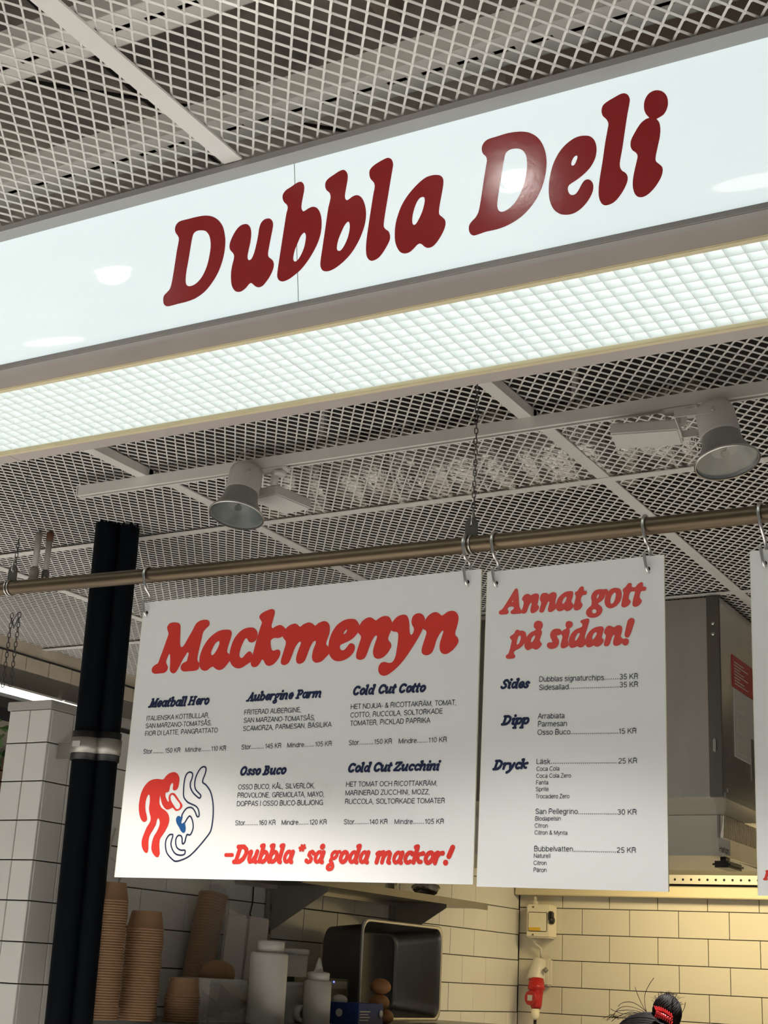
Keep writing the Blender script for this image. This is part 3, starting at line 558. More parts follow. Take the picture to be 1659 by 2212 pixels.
MACK = [
 (M1, [(440,120),(560,115),(600,150),(605,220),(600,360),(600,480),(620,515),(655,490),(720,380),(800,240),(860,130),(930,80),(1030,68),(1075,100),(1070,160),(1020,210),(975,270),(950,370),(910,540),(880,690),(888,745),(912,780),(910,830),(895,870),(850,895),(740,905),(650,908),(610,870),(612,815),(650,770),(705,740),(725,670),(738,615),(720,598),(695,630),(640,720),(580,840),(530,920),(480,940),(435,900),(435,790),(435,650),(425,622),(400,665),(370,750),(385,800),(400,840),(385,890),(345,930),(270,940),(180,945),(140,915),(140,860),(180,810),(235,775),(270,690),(330,530),(390,360),(410,290),(395,240),(390,180)], []),
 (M1, [(1370,228),(1420,240),(1440,290),(1420,380),(1380,500),(1365,590),(1400,630),(1425,700),(1350,810),(1290,870),(1225,885),(1170,860),(1135,832),(1090,850),(1040,890),(980,895),(930,860),(910,770),(925,640),(980,500),(1070,370),(1190,270),(1280,235)], [[(1230,413),(1240,450),(1200,550),(1150,625),(1115,645),(1102,610),(1125,540),(1175,450)]]),
 (M2, [(450,370),(520,375),(565,420),(575,480),(550,550),(500,583),(450,570),(425,530),(405,525),(370,580),(330,680),(315,760),(330,800),(360,800),(400,755),(450,712),(490,730),(510,790),(490,850),(420,900),(350,945),(290,955),(230,930),(185,870),(172,780),(190,660),(240,530),(320,430),(390,385)], []),
 (M2, [(660,150),(770,105),(810,115),(822,160),(800,250),(775,350),(790,378),(840,350),(900,333),(950,360),(985,410),(970,470),(920,505),(870,520),(810,520),(770,550),(762,600),(780,690),(810,700),(860,685),(895,700),(900,750),(870,820),(810,890),(740,920),(690,895),(660,840),(640,830),(615,870),(570,925),(520,937),(485,915),(478,870),(510,740),(560,550),(610,380),(637,300),(625,270),(602,230),(610,190)], []),
 (M2, [(1040,335),(1110,313),(1150,330),(1185,358),(1230,325),(1310,297),(1365,315),(1400,342),(1450,305),(1530,277),(1585,300),(1610,360),(1605,450),(1570,550),(1560,610),(1600,660),(1615,720),(1550,800),(1490,855),(1410,873),(1365,840),(1355,780),(1375,680),(1410,590),(1405,560),(1370,580),(1325,660),(1280,780),(1240,860),(1180,890),(1135,870),(1128,800),(1160,690),(1195,600),(1190,572),(1160,585),(1110,660),(1065,780),(1020,875),(960,908),(915,890),(910,840),(945,720),(980,600),(975,560),(940,510),(940,450),(985,380)], []),
 (M3, [(720,383),(800,395),(860,450),(900,540),(890,650),(820,750),(740,830),(640,890),(540,935),(475,970),(458,1020),(475,1070),(520,1090),(570,1070),(620,1010),(680,940),(740,935),(790,980),(795,1060),(760,1140),(680,1230),(570,1300),(440,1332),(330,1310),(250,1230),(212,1130),(205,990),(230,830),(300,660),(400,520),(520,430),(620,393)], [[(615,622),(622,645),(590,700),(550,728),(543,712),(570,660)]]),
 (M3, [(1060,365),(1140,350),(1195,370),(1240,405),(1275,415),(1330,375),(1400,335),(1490,318),(1570,345),(1612,420),(1640,500),(1610,640),(1560,760),(1540,840),(1560,880),(1600,930),(1612,990),(1580,1070),(1510,1170),(1420,1250),(1310,1275),(1240,1250),(1205,1170),(1210,1060),(1250,920),(1290,800),(1285,755),(1240,775),(1180,870),(1120,1010),(1080,1130),(1030,1240),(970,1290),(900,1300),(840,1275),(822,1220),(840,1110),(890,950),(935,800),(920,750),(870,690),(875,600),(950,450)], []),
 (M4, [(560,220),(620,235),(655,300),(668,400),(672,500),(690,565),(720,550),(745,490),(740,440),(712,390),(705,320),(735,240),(790,203),(850,198),(900,225),(930,290),(920,400),(880,500),(800,650),(700,810),(590,970),(480,1100),(380,1190),(290,1250),(220,1262),(160,1230),(137,1160),(150,1090),(190,1040),(250,1028),(330,1045),(385,1020),(430,930),(455,790),(475,640),(475,540),(450,515),(400,510),(360,485),(345,420),(400,320),(470,250)], []),
 (M4, [(1060,190),(1130,178),(1180,205),(1220,235),(1260,215),(1330,168),(1400,155),(1460,175),(1500,235),(1505,310),(1480,420),(1450,530),(1455,575),(1495,620),(1505,680),(1470,750),(1400,830),(1320,885),(1260,893),(1205,860),(1182,780),(1195,680),(1230,570),(1250,500),(1230,495),(1180,560),(1130,660),(1090,790),(1050,870),(990,908),(930,910),(880,870),(880,800),(920,660),(960,530),(945,490),(905,460),(915,400),(935,320),(990,240)], []),
]
for cr, o_, h_ in MACK: trace('heading_letter', cr, o_, h_, bd, 'red', b1)
A1 = (1060, 1240, 9.217); A2 = (1220, 1240, 8.732)
ANN = [
 (A1, [(510,290),(540,310),(550,370),(560,480),(570,620),(590,690),(625,740),(600,785),(520,793),(430,797),(398,775),(405,740),(450,700),(465,670),(440,650),(390,650),(350,670),(340,710),(360,750),(345,790),(290,805),(200,808),(165,785),(175,740),(230,700),(280,630),(350,520),(430,390),(480,310)], [[(440,530),(452,545),(440,560),(428,545)]]),
 (A1, [(690,410),(760,398),(800,425),(850,400),(920,388),(960,420),(962,480),(945,560),(935,610),(960,640),(960,690),(920,740),(860,778),(810,775),(790,730),(800,660),(820,590),(810,572),(780,600),(745,680),(715,760),(670,788),(620,780),(622,720),(645,650),(660,570),(650,540),(625,515),(640,460)], []),
 (A1, [(1020,395),(1090,375),(1130,385),(1155,405),(1210,372),(1265,362),(1305,390),(1312,450),(1290,540),(1290,590),(1315,640),(1300,690),(1240,740),(1190,760),(1150,745),(1142,690),(1160,620),(1170,550),(1150,550),(1110,620),(1080,700),(1050,760),(1000,770),(970,745),(980,680),(1005,590),(1000,550),(980,510),(990,450)], []),
 (A1, [(1570,342),(1625,345),(1645,380),(1635,460),(1610,540),(1625,585),(1650,610),(1645,660),(1600,710),(1540,740),(1500,735),(1465,710),(1430,730),(1370,745),(1325,725),(1300,670),(1305,590),(1340,490),(1410,410),(1490,360)], [[(1505,452),(1512,480),(1485,550),(1445,595),(1427,580),(1440,520),(1475,470)]]),
 (A2, [(330,232),(360,255),(360,300),(375,318),(410,320),(417,355),(400,390),(350,400),(320,430),(300,500),(310,535),(335,570),(325,620),(280,670),(215,688),(175,665),(170,600),(195,500),(210,420),(195,385),(198,345),(240,320),(280,260)], []),
 (A2, [(640,290),(720,290),(790,288),(820,320),(800,370),(770,400),(740,460),(700,510),(650,540),(630,565),(660,590),(700,630),(712,690),(680,760),(610,810),(520,828),(440,805),(402,745),(415,680),(460,630),(500,590),(510,520),(497,440),(520,370),(570,315)], [[(642,380),(645,410),(620,460),(603,455),(612,410)], [(560,665),(595,685),(592,725),(555,745),(518,725),(520,685)]]),
 (A2, [(970,262),(1035,280),(1070,340),(1075,420),(1050,510),(990,590),(920,635),(850,648),(790,620),(757,560),(755,480),(785,380),(840,310),(900,272)], [[(945,350),(965,380),(955,450),(925,530),(885,565),(862,540),(865,470),(890,400)]]),
 (A2, [(1230,168),(1265,190),(1262,240),(1330,248),(1370,200),(1440,155),(1475,170),(1480,235),(1530,245),(1535,290),(1510,318),(1450,325),(1425,370),(1415,440),(1430,470),(1455,500),(1440,550),(1390,600),(1330,618),(1285,600),(1280,540),(1300,440),(1325,350),(1320,330),(1250,335),(1225,370),(1205,460),(1220,485),(1243,515),(1230,560),(1180,610),(1120,632),(1072,610),(1070,560),(1090,450),(1108,360),(1095,310),(1105,280),(1150,240),(1185,190)], []),
 (A1, [(545,1108),(580,1130),(640,1130),(690,1160),(712,1230),(705,1310),(660,1400),(590,1470),(500,1520),(465,1550),(465,1590),(490,1630),(470,1675),(420,1685),(330,1688),(303,1660),(310,1620),(355,1580),(385,1490),(410,1380),(420,1320),(390,1285),(385,1250),(430,1215),(470,1180),(500,1125)], [[(575,1228),(600,1240),(590,1320),(555,1390),(520,1405),(525,1340),(545,1265)]]),
 (A1, [(950,932),(1010,950),(1038,1000),(1030,1070),(1003,1110),(1022,1150),(1010,1220),(980,1310),(990,1350),(1018,1390),(1000,1440),(940,1495),(890,1505),(830,1480),(790,1500),(740,1518),(695,1490),(672,1430),(685,1350),(720,1250),(790,1170),(880,1125),(900,1105),(862,1060),(865,990),(900,945)], [[(878,1225),(885,1250),(860,1310),(820,1360),(800,1350),(815,1290),(845,1240)]]),
 (A1, [(1330,1090),(1380,1100),(1410,1140),(1405,1190),(1370,1218),(1325,1225),(1325,1260),(1355,1310),(1362,1370),(1340,1430),(1290,1475),(1220,1492),(1150,1475),(1120,1430),(1130,1385),(1170,1362),(1225,1362),(1225,1330),(1195,1270),(1185,1210),(1210,1140),(1260,1100)], []),
 (A1, [(1565,938),(1620,960),(1635,1010),(1610,1060),(1570,1085),(1575,1150),(1560,1230),(1540,1300),(1548,1380),(1555,1420),(1500,1465),(1440,1482),(1400,1460),(1395,1400),(1415,1320),(1430,1240),(1405,1200),(1415,1150),(1460,1110),(1510,1080),(1492,1040),(1495,980),(1525,945)], []),
 (A2, [(430,842),(460,855),(460,900),(430,1010),(395,1120),(378,1200),(395,1250),(395,1320),(340,1375),(290,1388),(235,1365),(190,1385),(140,1395),(95,1375),(75,1310),(85,1220),(130,1120),(210,1045),(310,1005),(335,970),(325,935),(297,910),(305,880),(350,860)], [[(270,1110),(285,1130),(260,1190),(220,1250),(195,1255),(200,1200),(235,1135)]]),
 (A2, [(670,990),(720,998),(738,1040),(720,1110),(698,1190),(705,1215),(735,1240),(725,1290),(670,1350),(620,1373),(580,1365),(545,1350),(500,1375),(440,1383),(400,1350),(388,1280),(410,1180),(470,1080),(560,1015)], [[(590,1097),(605,1120),(580,1180),(540,1232),(517,1230),(525,1170),(555,1120)]]),
 (A2, [(800,990),(860,977),(905,1000),(935,1005),(980,975),(1035,970),(1080,1000),(1085,1060),(1065,1140),(1055,1180),(1080,1210),(1110,1235),(1090,1290),(1040,1335),(980,1357),(930,1345),(912,1300),(920,1230),(942,1160),(925,1150),(890,1200),(865,1280),(830,1350),(785,1365),(742,1345),(745,1290),(770,1200),(775,1155),(745,1115),(755,1050)], []),
 (A2, [(1250,832),(1300,845),(1318,890),(1290,990),(1250,1110),(1210,1190),(1160,1198),(1130,1160),(1145,1060),(1170,950),(1195,870)], []),
 (A2, [(1150,1215),(1195,1230),(1210,1280),(1185,1335),(1140,1350),(1095,1325),(1078,1280),(1100,1235)], []),
]
for cr, o_, h_ in ANN: trace('heading_letter', cr, o_, h_, bd, 'red2', b2)
FG = (290, 1640, 8.732)
trace('red_figure', FG, [(740,245),(800,260),(840,310),(855,370),(845,460),(825,540),(790,580),(745,585),(728,560),(735,500),(735,460),(715,450),(685,490),(668,560),(650,610),(595,635),(590,690),(610,750),(645,805),(655,780),(650,720),(670,665),(710,640),(760,645),(800,690),(850,770),(905,850),(905,900),(860,955),(790,975),(750,940),(725,915),(690,930),(630,950),(580,925),(530,850),(505,760),(490,690),(480,760),(480,840),(520,920),(590,970),(640,1030),(662,1110),(655,1200),(610,1310),(550,1410),(490,1500),(475,1600),(480,1720),(480,1790),(450,1845),(400,1835),(350,1770),(325,1690),(335,1580),(370,1460),(430,1360),(480,1240),(480,1160),(455,1110),(430,1150),(410,1230),(350,1340),(290,1450),(270,1560),(268,1680),(255,1750),(225,1768),(180,1730),(145,1640),(145,1530),(180,1420),(240,1280),(300,1180),(312,1100),(290,1010),(280,930),(295,800),(295,700),(275,665),(240,720),(215,820),(215,960),(240,1080),(240,1150),(190,1183),(140,1150),(105,1060),(88,930),(100,780),(140,620),(210,490),(310,400),(430,372),(550,380),(600,320),(660,270)], [[(715,670),(750,690),(800,760),(860,840),(865,900),(830,940),(795,935),(750,870),(700,790),(685,730),(690,690)]], bd, 'red', b1)
def ribbon(name, crop, pts, w_, pl, m, parent, closed=False):
    ox, oy, s = crop; P = [np.array(pl.loc(ox+x/s, oy+y/s)) for x, y in pts]; r = w_/s*.00093/2*1.0
    Q = crom(P, 3) if closed else crom(P, 3)[:-3]
    mb = MB(); n = len(Q)
    for i in range(n if closed else n-1):
        pl.k = i % 7
        p, q = Q[i], Q[(i+1) % n]; d = q-p; an = math.atan2(d[1], d[0]); L = []
        for c, a0 in ((p, an+math.pi/2), (q, an-math.pi/2)):
            for k in range(6): t = a0+math.pi*k/5; L.append(c+r*np.array([math.cos(t), math.sin(t)]))
        mb.add([pl.world(*z) for z in L], [tuple(range(12))])
    return link(name, mb.mesh(name), m, parent)
ribbon('blue_figure_outline', FG, [(895,1090),(930,1000),(1000,920),(1090,915),(1150,990),(1190,1085),(1225,1070),(1215,960),(1170,890),(1080,845),(1010,810),(940,720),(932,600),(950,400),(990,280),(1050,243),(1100,270),(1095,350),(1062,440),(1062,530),(1110,630),(1180,700),(1235,735),(1260,690),(1210,630),(1160,570),(1142,480),(1160,350),(1220,220),(1285,148),(1345,150),(1355,210),(1330,300),(1298,380),(1295,440),(1350,480),(1430,590),(1470,720),(1490,870),(1490,1050),(1475,1200),(1440,1360),(1350,1490),(1200,1670),(1050,1820),(920,1890),(780,1925),(700,1870),(620,1770),(592,1650),(600,1530),(660,1430),(725,1420),(730,1450),(705,1530),(695,1610),(730,1720),(790,1790),(880,1810),(950,1790),(960,1720),(880,1715),(810,1670),(785,1590),(790,1500),(830,1440),(885,1445),(905,1500),(905,1570),(920,1600),(955,1560),(975,1480),(1000,1420),(1050,1430),(1090,1370),(1115,1280),(1095,1140),(1050,1070),(1000,1120),(940,1210)], 34, bd, 'navy', b1)
trace('blue_shape', FG, [(850,1070),(885,1090),(915,1080),(905,1130),(890,1190),(905,1215),(940,1190),(960,1220),(972,1300),(960,1370),(925,1390),(880,1350),(850,1290),(800,1200),(790,1130),(815,1080)], [], bd, 'blue', b1)
def fc(crop, p): return (crop[0]+p[0]/crop[2], crop[1]+p[1]/crop[2])
TA = (300, 1480, 8.295); TB = (500, 1470, 7.213); TC = (740, 1460, 6.381); TD = (500, 1630, 7.213); TE = (730, 1630, 6.144); T2 = (1010, 1180, 2.911); TS = (470, 1800, 3.253)
for cr, tx, p, q, xh in ((TA, 'Meatball', (160,408), (835,378), 118), (TA, 'Hero', (868,366), (1245,352), 118), (TB, 'Aubergine', (222,330), (955,292), 100), (TB, 'Parm', (990,288), (1392,268), 100),
    (TC, 'Cold', (130,272), (432,258), 94), (TC, 'Cut', (478,250), (722,242), 94), (TC, 'Cotto', (762,240), (1135,224), 94), (TD, 'Osso', (120,330), (445,322), 104), (TD, 'Buco', (478,322), (842,308), 104),
    (TE, 'Cold', (120,240), (424,234), 90), (TE, 'Cut', (458,230), (702,226), 90), (TE, 'Zucchini', (728,222), (1340,212), 90)):
    fat('dish_heading', tx, fc(cr, p), fc(cr, q), xh/cr[2], bd, 'navy', b1)
for tx, p, q, xh in (('Sides', (203,898), (384,893), 43), ('Dipp', (208,1126), (382,1120), 43), ('Dryck', (155,1408), (373,1402), 45)): fat('section_heading', tx, fc(T2, p), fc(T2, q), xh/T2[2], bd, 'navy', b2)
for tx, p, q, xh in (('-', (28,213), (95,213), 92), ('Dubbla', (100,212), (528,214), 92), ('*', (536,212), (590,212), 96), ('så', (606,214), (744,215), 92), ('goda', (768,215), (1060,217), 92), ('mackor', (1090,218), (1575,222), 92), ('!', (1578,222), (1628,222), 92)):
    fat('slogan_word', tx, fc(TS, p), fc(TS, q), xh/TS[2], bd, 'red', b1)
plain('dish_text', TA, [('ITALIENSKA KÖTTBULLAR,', (135,640), (1262,580)), ('SAN MARZANO-TOMATSÅS,', (120,775), (1305,717)), ('FIOR DI LATTE, PANGRATTATO', (108,912), (1410,850)), ('Stor', (78,1235), (235,1227)), ('.', (240,1222), (450,1215)), ('150 KR', (465,1215), (740,1205)), ('Mindre', (830,1203), (1110,1190)), ('.', (1115,1187), (1285,1180)), ('110 KR', (1295,1180), (1560,1170))], 84, bd, 'ink', b1)
plain('dish_text', TB, [('FRITERAD AUBERGINE,', (200,535), (1088,493)), ('SAN MARZANO-TOMATSÅS,', (190,660), (1305,618)), ('SCAMORZA, PARMESAN, BASILIKA', (180,788), (1555,722)), ('Stor', (155,1077), (300,1070)), ('.', (300,1068), (512,1060)), ('145 KR', (522,1062), (775,1052)), ('Mindre', (868,1048), (1128,1037)), ('.', (1128,1035), (1290,1028)), ('105 KR', (1300,1030), (1562,1020))], 76, bd, 'ink', b1)
plain('dish_text', TC, [('HET NDJUA- & RICOTTAKRÄM, TOMAT,', (112,460), (1570,400)), ('COTTO, RUCCOLA, SOLTORKADE', (107,577), (1378,520)), ('TOMATER, PICKLAD PAPRIKA', (105,690), (1205,645)), ('Stor', (87,957), (222,952)), ('.', (225,948), (425,943)), ('150 KR', (432,943), (680,935)), ('Mindre', (772,933), (1020,925)), ('.', (1022,922), (1178,918)), ('110 KR', (1183,920), (1436,910))], 70, bd, 'ink', b1)
plain('dish_text', TD, [('OSSO BUCO, KÅL, SILVERLÖK,', (103,545), (1305,523)), ('PROVOLONE, GREMOLATA, MAYO,', (92,675), (1448,655)), ('DOPPAS I OSSO BUCO-BULJONG', (82,805), (1425,785)), ('Stor', (57,1103), (208,1101)), ('.', (205,1100), (415,1097)), ('160 KR', (425,1100), (685,1096)), ('Mindre', (780,1097), (1040,1093)), ('.', (1042,1091), (1207,1089)), ('120 KR', (1212,1092), (1482,1088))], 78, bd, 'ink', b1)
plain('dish_text', TE, [('HET TOMAT OCH RICOTTAKRÄM,', (107,428), (1322,412)), ('MARINERAD ZUCCHINI, MOZZ,', (98,542), (1222,527)), ('RUCCOLA, SOLTORKADE TOMATER', (93,657), (1418,645)), ('Stor', (78,925), (215,925)), ('.', (215,923), (412,922)), ('140 KR', (415,925), (658,922)), ('Mindre', (750,923), (992,921)), ('.', (992,920), (1147,919)), ('105 KR', (1152,921), (1406,919))], 67, bd, 'ink', b1)
plain('list_text', T2, [('Dubblas signaturchips', (450,853), (857,842)), ('.', (859,840), (952,836)), ('35 KR', (955,838), (1072,834)), ('Sidesallad', (450,905), (635,900)), ('.', (637,897), (952,888)), ('35 KR', (955,888), (1072,885)), ('Arrabiata', (443,1085), (610,1082)), ('Parmesan', (442,1135), (625,1131)), ('Osso Buco', (440,1187), (645,1183)), ('.', (645,1182), (952,1178)), ('15 KR', (950,1180), (1062,1177)),
  ('Läsk', (433,1370), (520,1370)), ('.', (522,1368), (942,1365)), ('25 KR', (948,1367), (1066,1365)), ('Coca Cola', (433,1413), (578,1411), 27), ('Coca Cola Zero', (431,1457), (650,1455), 27), ('Fanta', (431,1499), (508,1498), 27), ('Sprite', (429,1541), (510,1540), 27), ('Trocadero Zero', (429,1586), (640,1585), 27),
  ('San Pellegrino', (427,1684), (692,1684)), ('.', (694,1685), (940,1687)), ('30 KR', (942,1688), (1063,1688)), ('Blodapelsin', (425,1726), (587,1725), 27), ('Citron', (422,1770), (505,1770), 27), ('Citron & Mynta', (421,1813), (628,1815), 27), ('Bubbelvatten', (418,1918), (663,1920)), ('.', (665,1921), (935,1926)), ('25 KR', (938,1927), (1059,1928)), ('Naturell', (417,1959), (521,1960), 27), ('Citron', (415,2004), (497,2005), 27), ('Päron', (415,2048), (497,2049), 27)], 34, bd, 'ink', b2)
fat('slogan_word', 'H', (1648, 1901), (1671, 1901), 15, bd, 'red', b3)
# ------------------------------------------------------------------ brass pipe, clamps, chains, hooks
pl_, pr_ = aty(0, 1272, YB), aty(1659, 1109, YB); slope = (pr_[2]-pl_[2])/(pr_[0]-pl_[0])
def pz(x): return pl_[2]+slope*(x-pl_[0])+(-.006*math.sin(math.pi*(x+2.936)/2.2) if -2.936 < x < -.7 else 0)
RP = .0195
pi = thing('brass_pipe', 'long dull brass pipe carrying the menu boards', 'pipe', (-1.9, YB, pz(-1.9)))
MB().tube([(x, YB, pz(x)) for x in [-3.9+.15*i for i in range(28)]], RP, 24).out('tube', 'brass', pi)
def link_chain(name, x, y, z0, z1, m, label, cat='chain', pitch=.0135, wire=.0013, topwire=0):
    t = thing(name, label, cat, (x, y, z1)); n = int((z1-z0)/pitch)
    lm = []
    for turn in (0, 1):
        pts = []
        for k in range(14):
            a = 2*math.pi*k/14; h = (.0095*math.sin(a)+(.0035 if math.sin(a) > 0 else -.0035))*pitch/.0215; w_ = .0062*math.cos(a)*pitch/.0215
            pts.append((w_, 0, h) if not turn else (0, w_, h))
        mm = MB().tube(pts, wire, 6, closed=True).mesh('chain_link'); mm.materials.append(M[m]); lm.append(mm)
    for i in range(n):
        o = bpy.data.objects.new('link', lm[i % 2]); C.objects.link(o); o.parent = t; o.location = (random.uniform(-.001, .001), 0, z0-z1+pitch*(i+.5)); o.rotation_euler = (0, 0, .5+random.uniform(-.2, .2))
    return t
xc = aty(1020, 1120, YB)[0]; xl = aty(27, 1250, YB)[0]
link_chain('hanging_chain', xc+.003, YB, pz(xc)+.062, 3.19, 'chain', 'steel chain from the ceiling to the pipe between the two boards')
link_chain('hanging_chain', xl+.004, YB, pz(xl)+.062, pz(xl)+.15, 'chain', 'steel chain from the ceiling to the left end of the pipe')
tag(MB().tube([(xl+.004, YB, pz(xl)+.145), (xl+.006, YB, 2.95), (xl+.005, YB, 3.195)], .0008, 5).out('suspension_wire', 'chain'), 'thin wire from the ceiling to the chain at the left end of the pipe', 'wire')
for x, lb in ((xc, 'dark metal pipe clamp between the two boards'), (xl, 'dark metal pipe clamp at far left of the pipe')):
    z = pz(x); t = thing('pipe_clamp', lb, 'clamp', (x, YB, z))
    mb = MB(); prof = [(x-.0165, z+RP), (x+.0165, z+RP), (x+.016, z+.052), (x+.008, z+.066), (x-.008, z+.066), (x-.016, z+.052)]
    hole = [(x+.005*math.cos(a), z+.048+.005*math.sin(a)) for a in [2*math.pi*k/12 for k in range(12)]]
    p_ = Plane((0, YB-.002, 0), (1, 0, 0), (0, 0, 1), 0, None); filled('lug', [prof, hole], p_, 'lug', t, .0015)
    for dx in (-.008, .002): MB().tube([(x+dx, YB+(RP+.002)*math.cos(a), z+(RP+.002)*math.sin(a)) for a in [2*math.pi*k/28 for k in range(28)]], .0022, 8, closed=True).out('ring', 'steel_wire', t)
    MB().tube([(x+.004, YB-.012, z+.05), (x+.002, YB-.002, z+.043), (x-.001, YB+.006, z+.05), (x+.002, YB+.002, z+.075), (x+.006, YB-.006, z+.085), (x+.005, YB-.012, z+.066)], .0018, 6, closed=True).out('shackle', 'steel_wire', t)
HK = [(322, 1313, 1, 2.5125), (1003, 1250, 1, 2.5125), (1068, 1250, 2, 2.5035), (1399, 1220, 2, 2.5035), (1646, 1210, 3, 2.492)]
HLAB = ['steel wire hook at the top left corner of the large board', 'steel wire hook at the top right corner of the large board', 'steel wire hook at the left corner of the narrow board', 'steel wire hook at the right corner of the narrow board', 'steel wire hook on the board at the right edge']
HX = [aty(318, 1313, YB)[0], aty(1010, 1257, YB)[0], aty(1072, 1255, YB)[0], aty(1400, 1228, YB)[0], aty(1652, 1218, YB)[0]]
for k, (hx, hk) in enumerate(zip(HX, HK)):
    z = pz(hx); zt = hk[3]; hzz = zt-.024; rr = RP+.004; y0_ = YB
    pts = [(hx-.004, y0_+rr*.95, z-.012), (hx-.004, y0_+rr, z+.004)]
    for a in range(20, 201, 15): pts.append((hx-.004, y0_+rr*math.cos(math.radians(a)), z+rr*math.sin(math.radians(a))))
    pts += [(hx-.001, y0_-.014, z-.036), (hx+.001, y0_+.004, zt+.02), (hx+.002, y0_+.012, zt-.006), (hx+.002, y0_+.0125, hzz-.004), (hx+.001, y0_+.007, hzz-.012), (hx, y0_-.002, hzz-.012), (hx-.001, y0_-.008, hzz-.004), (hx-.003, y0_-.012, hzz+.014), (hx-.005, y0_-.015, hzz+.030)]
    P = [np.array(p) for p in pts]; Q = []
    for i in range(len(P)-1):
        a, b, c, d = P[max(i-1, 0)], P[i], P[i+1], P[min(i+2, len(P)-1)]
        for j in range(4): t_ = j/4; Q.append(.5*((2*b)+(c-a)*t_+(2*a-5*b+4*c-d)*t_*t_+(3*b-a-3*c+d)*t_**3))
    Q.append(P[-1])
    o = MB().tube(Q, .0038, 10).out('board_hook', 'steel_wire', None, loc=(hx, YB, z)); tag(o, HLAB[k], 'hook', 'wire hooks holding the menu boards')
    hole = MB().lathe((hx, YB-.0006, hzz-.005), (0, -1, 0), [(0, 0), (0, .0052)], 14, caps=(False, False)).out('hook_hole', 'black', (b1, b1, b2, b2, b3)[k])
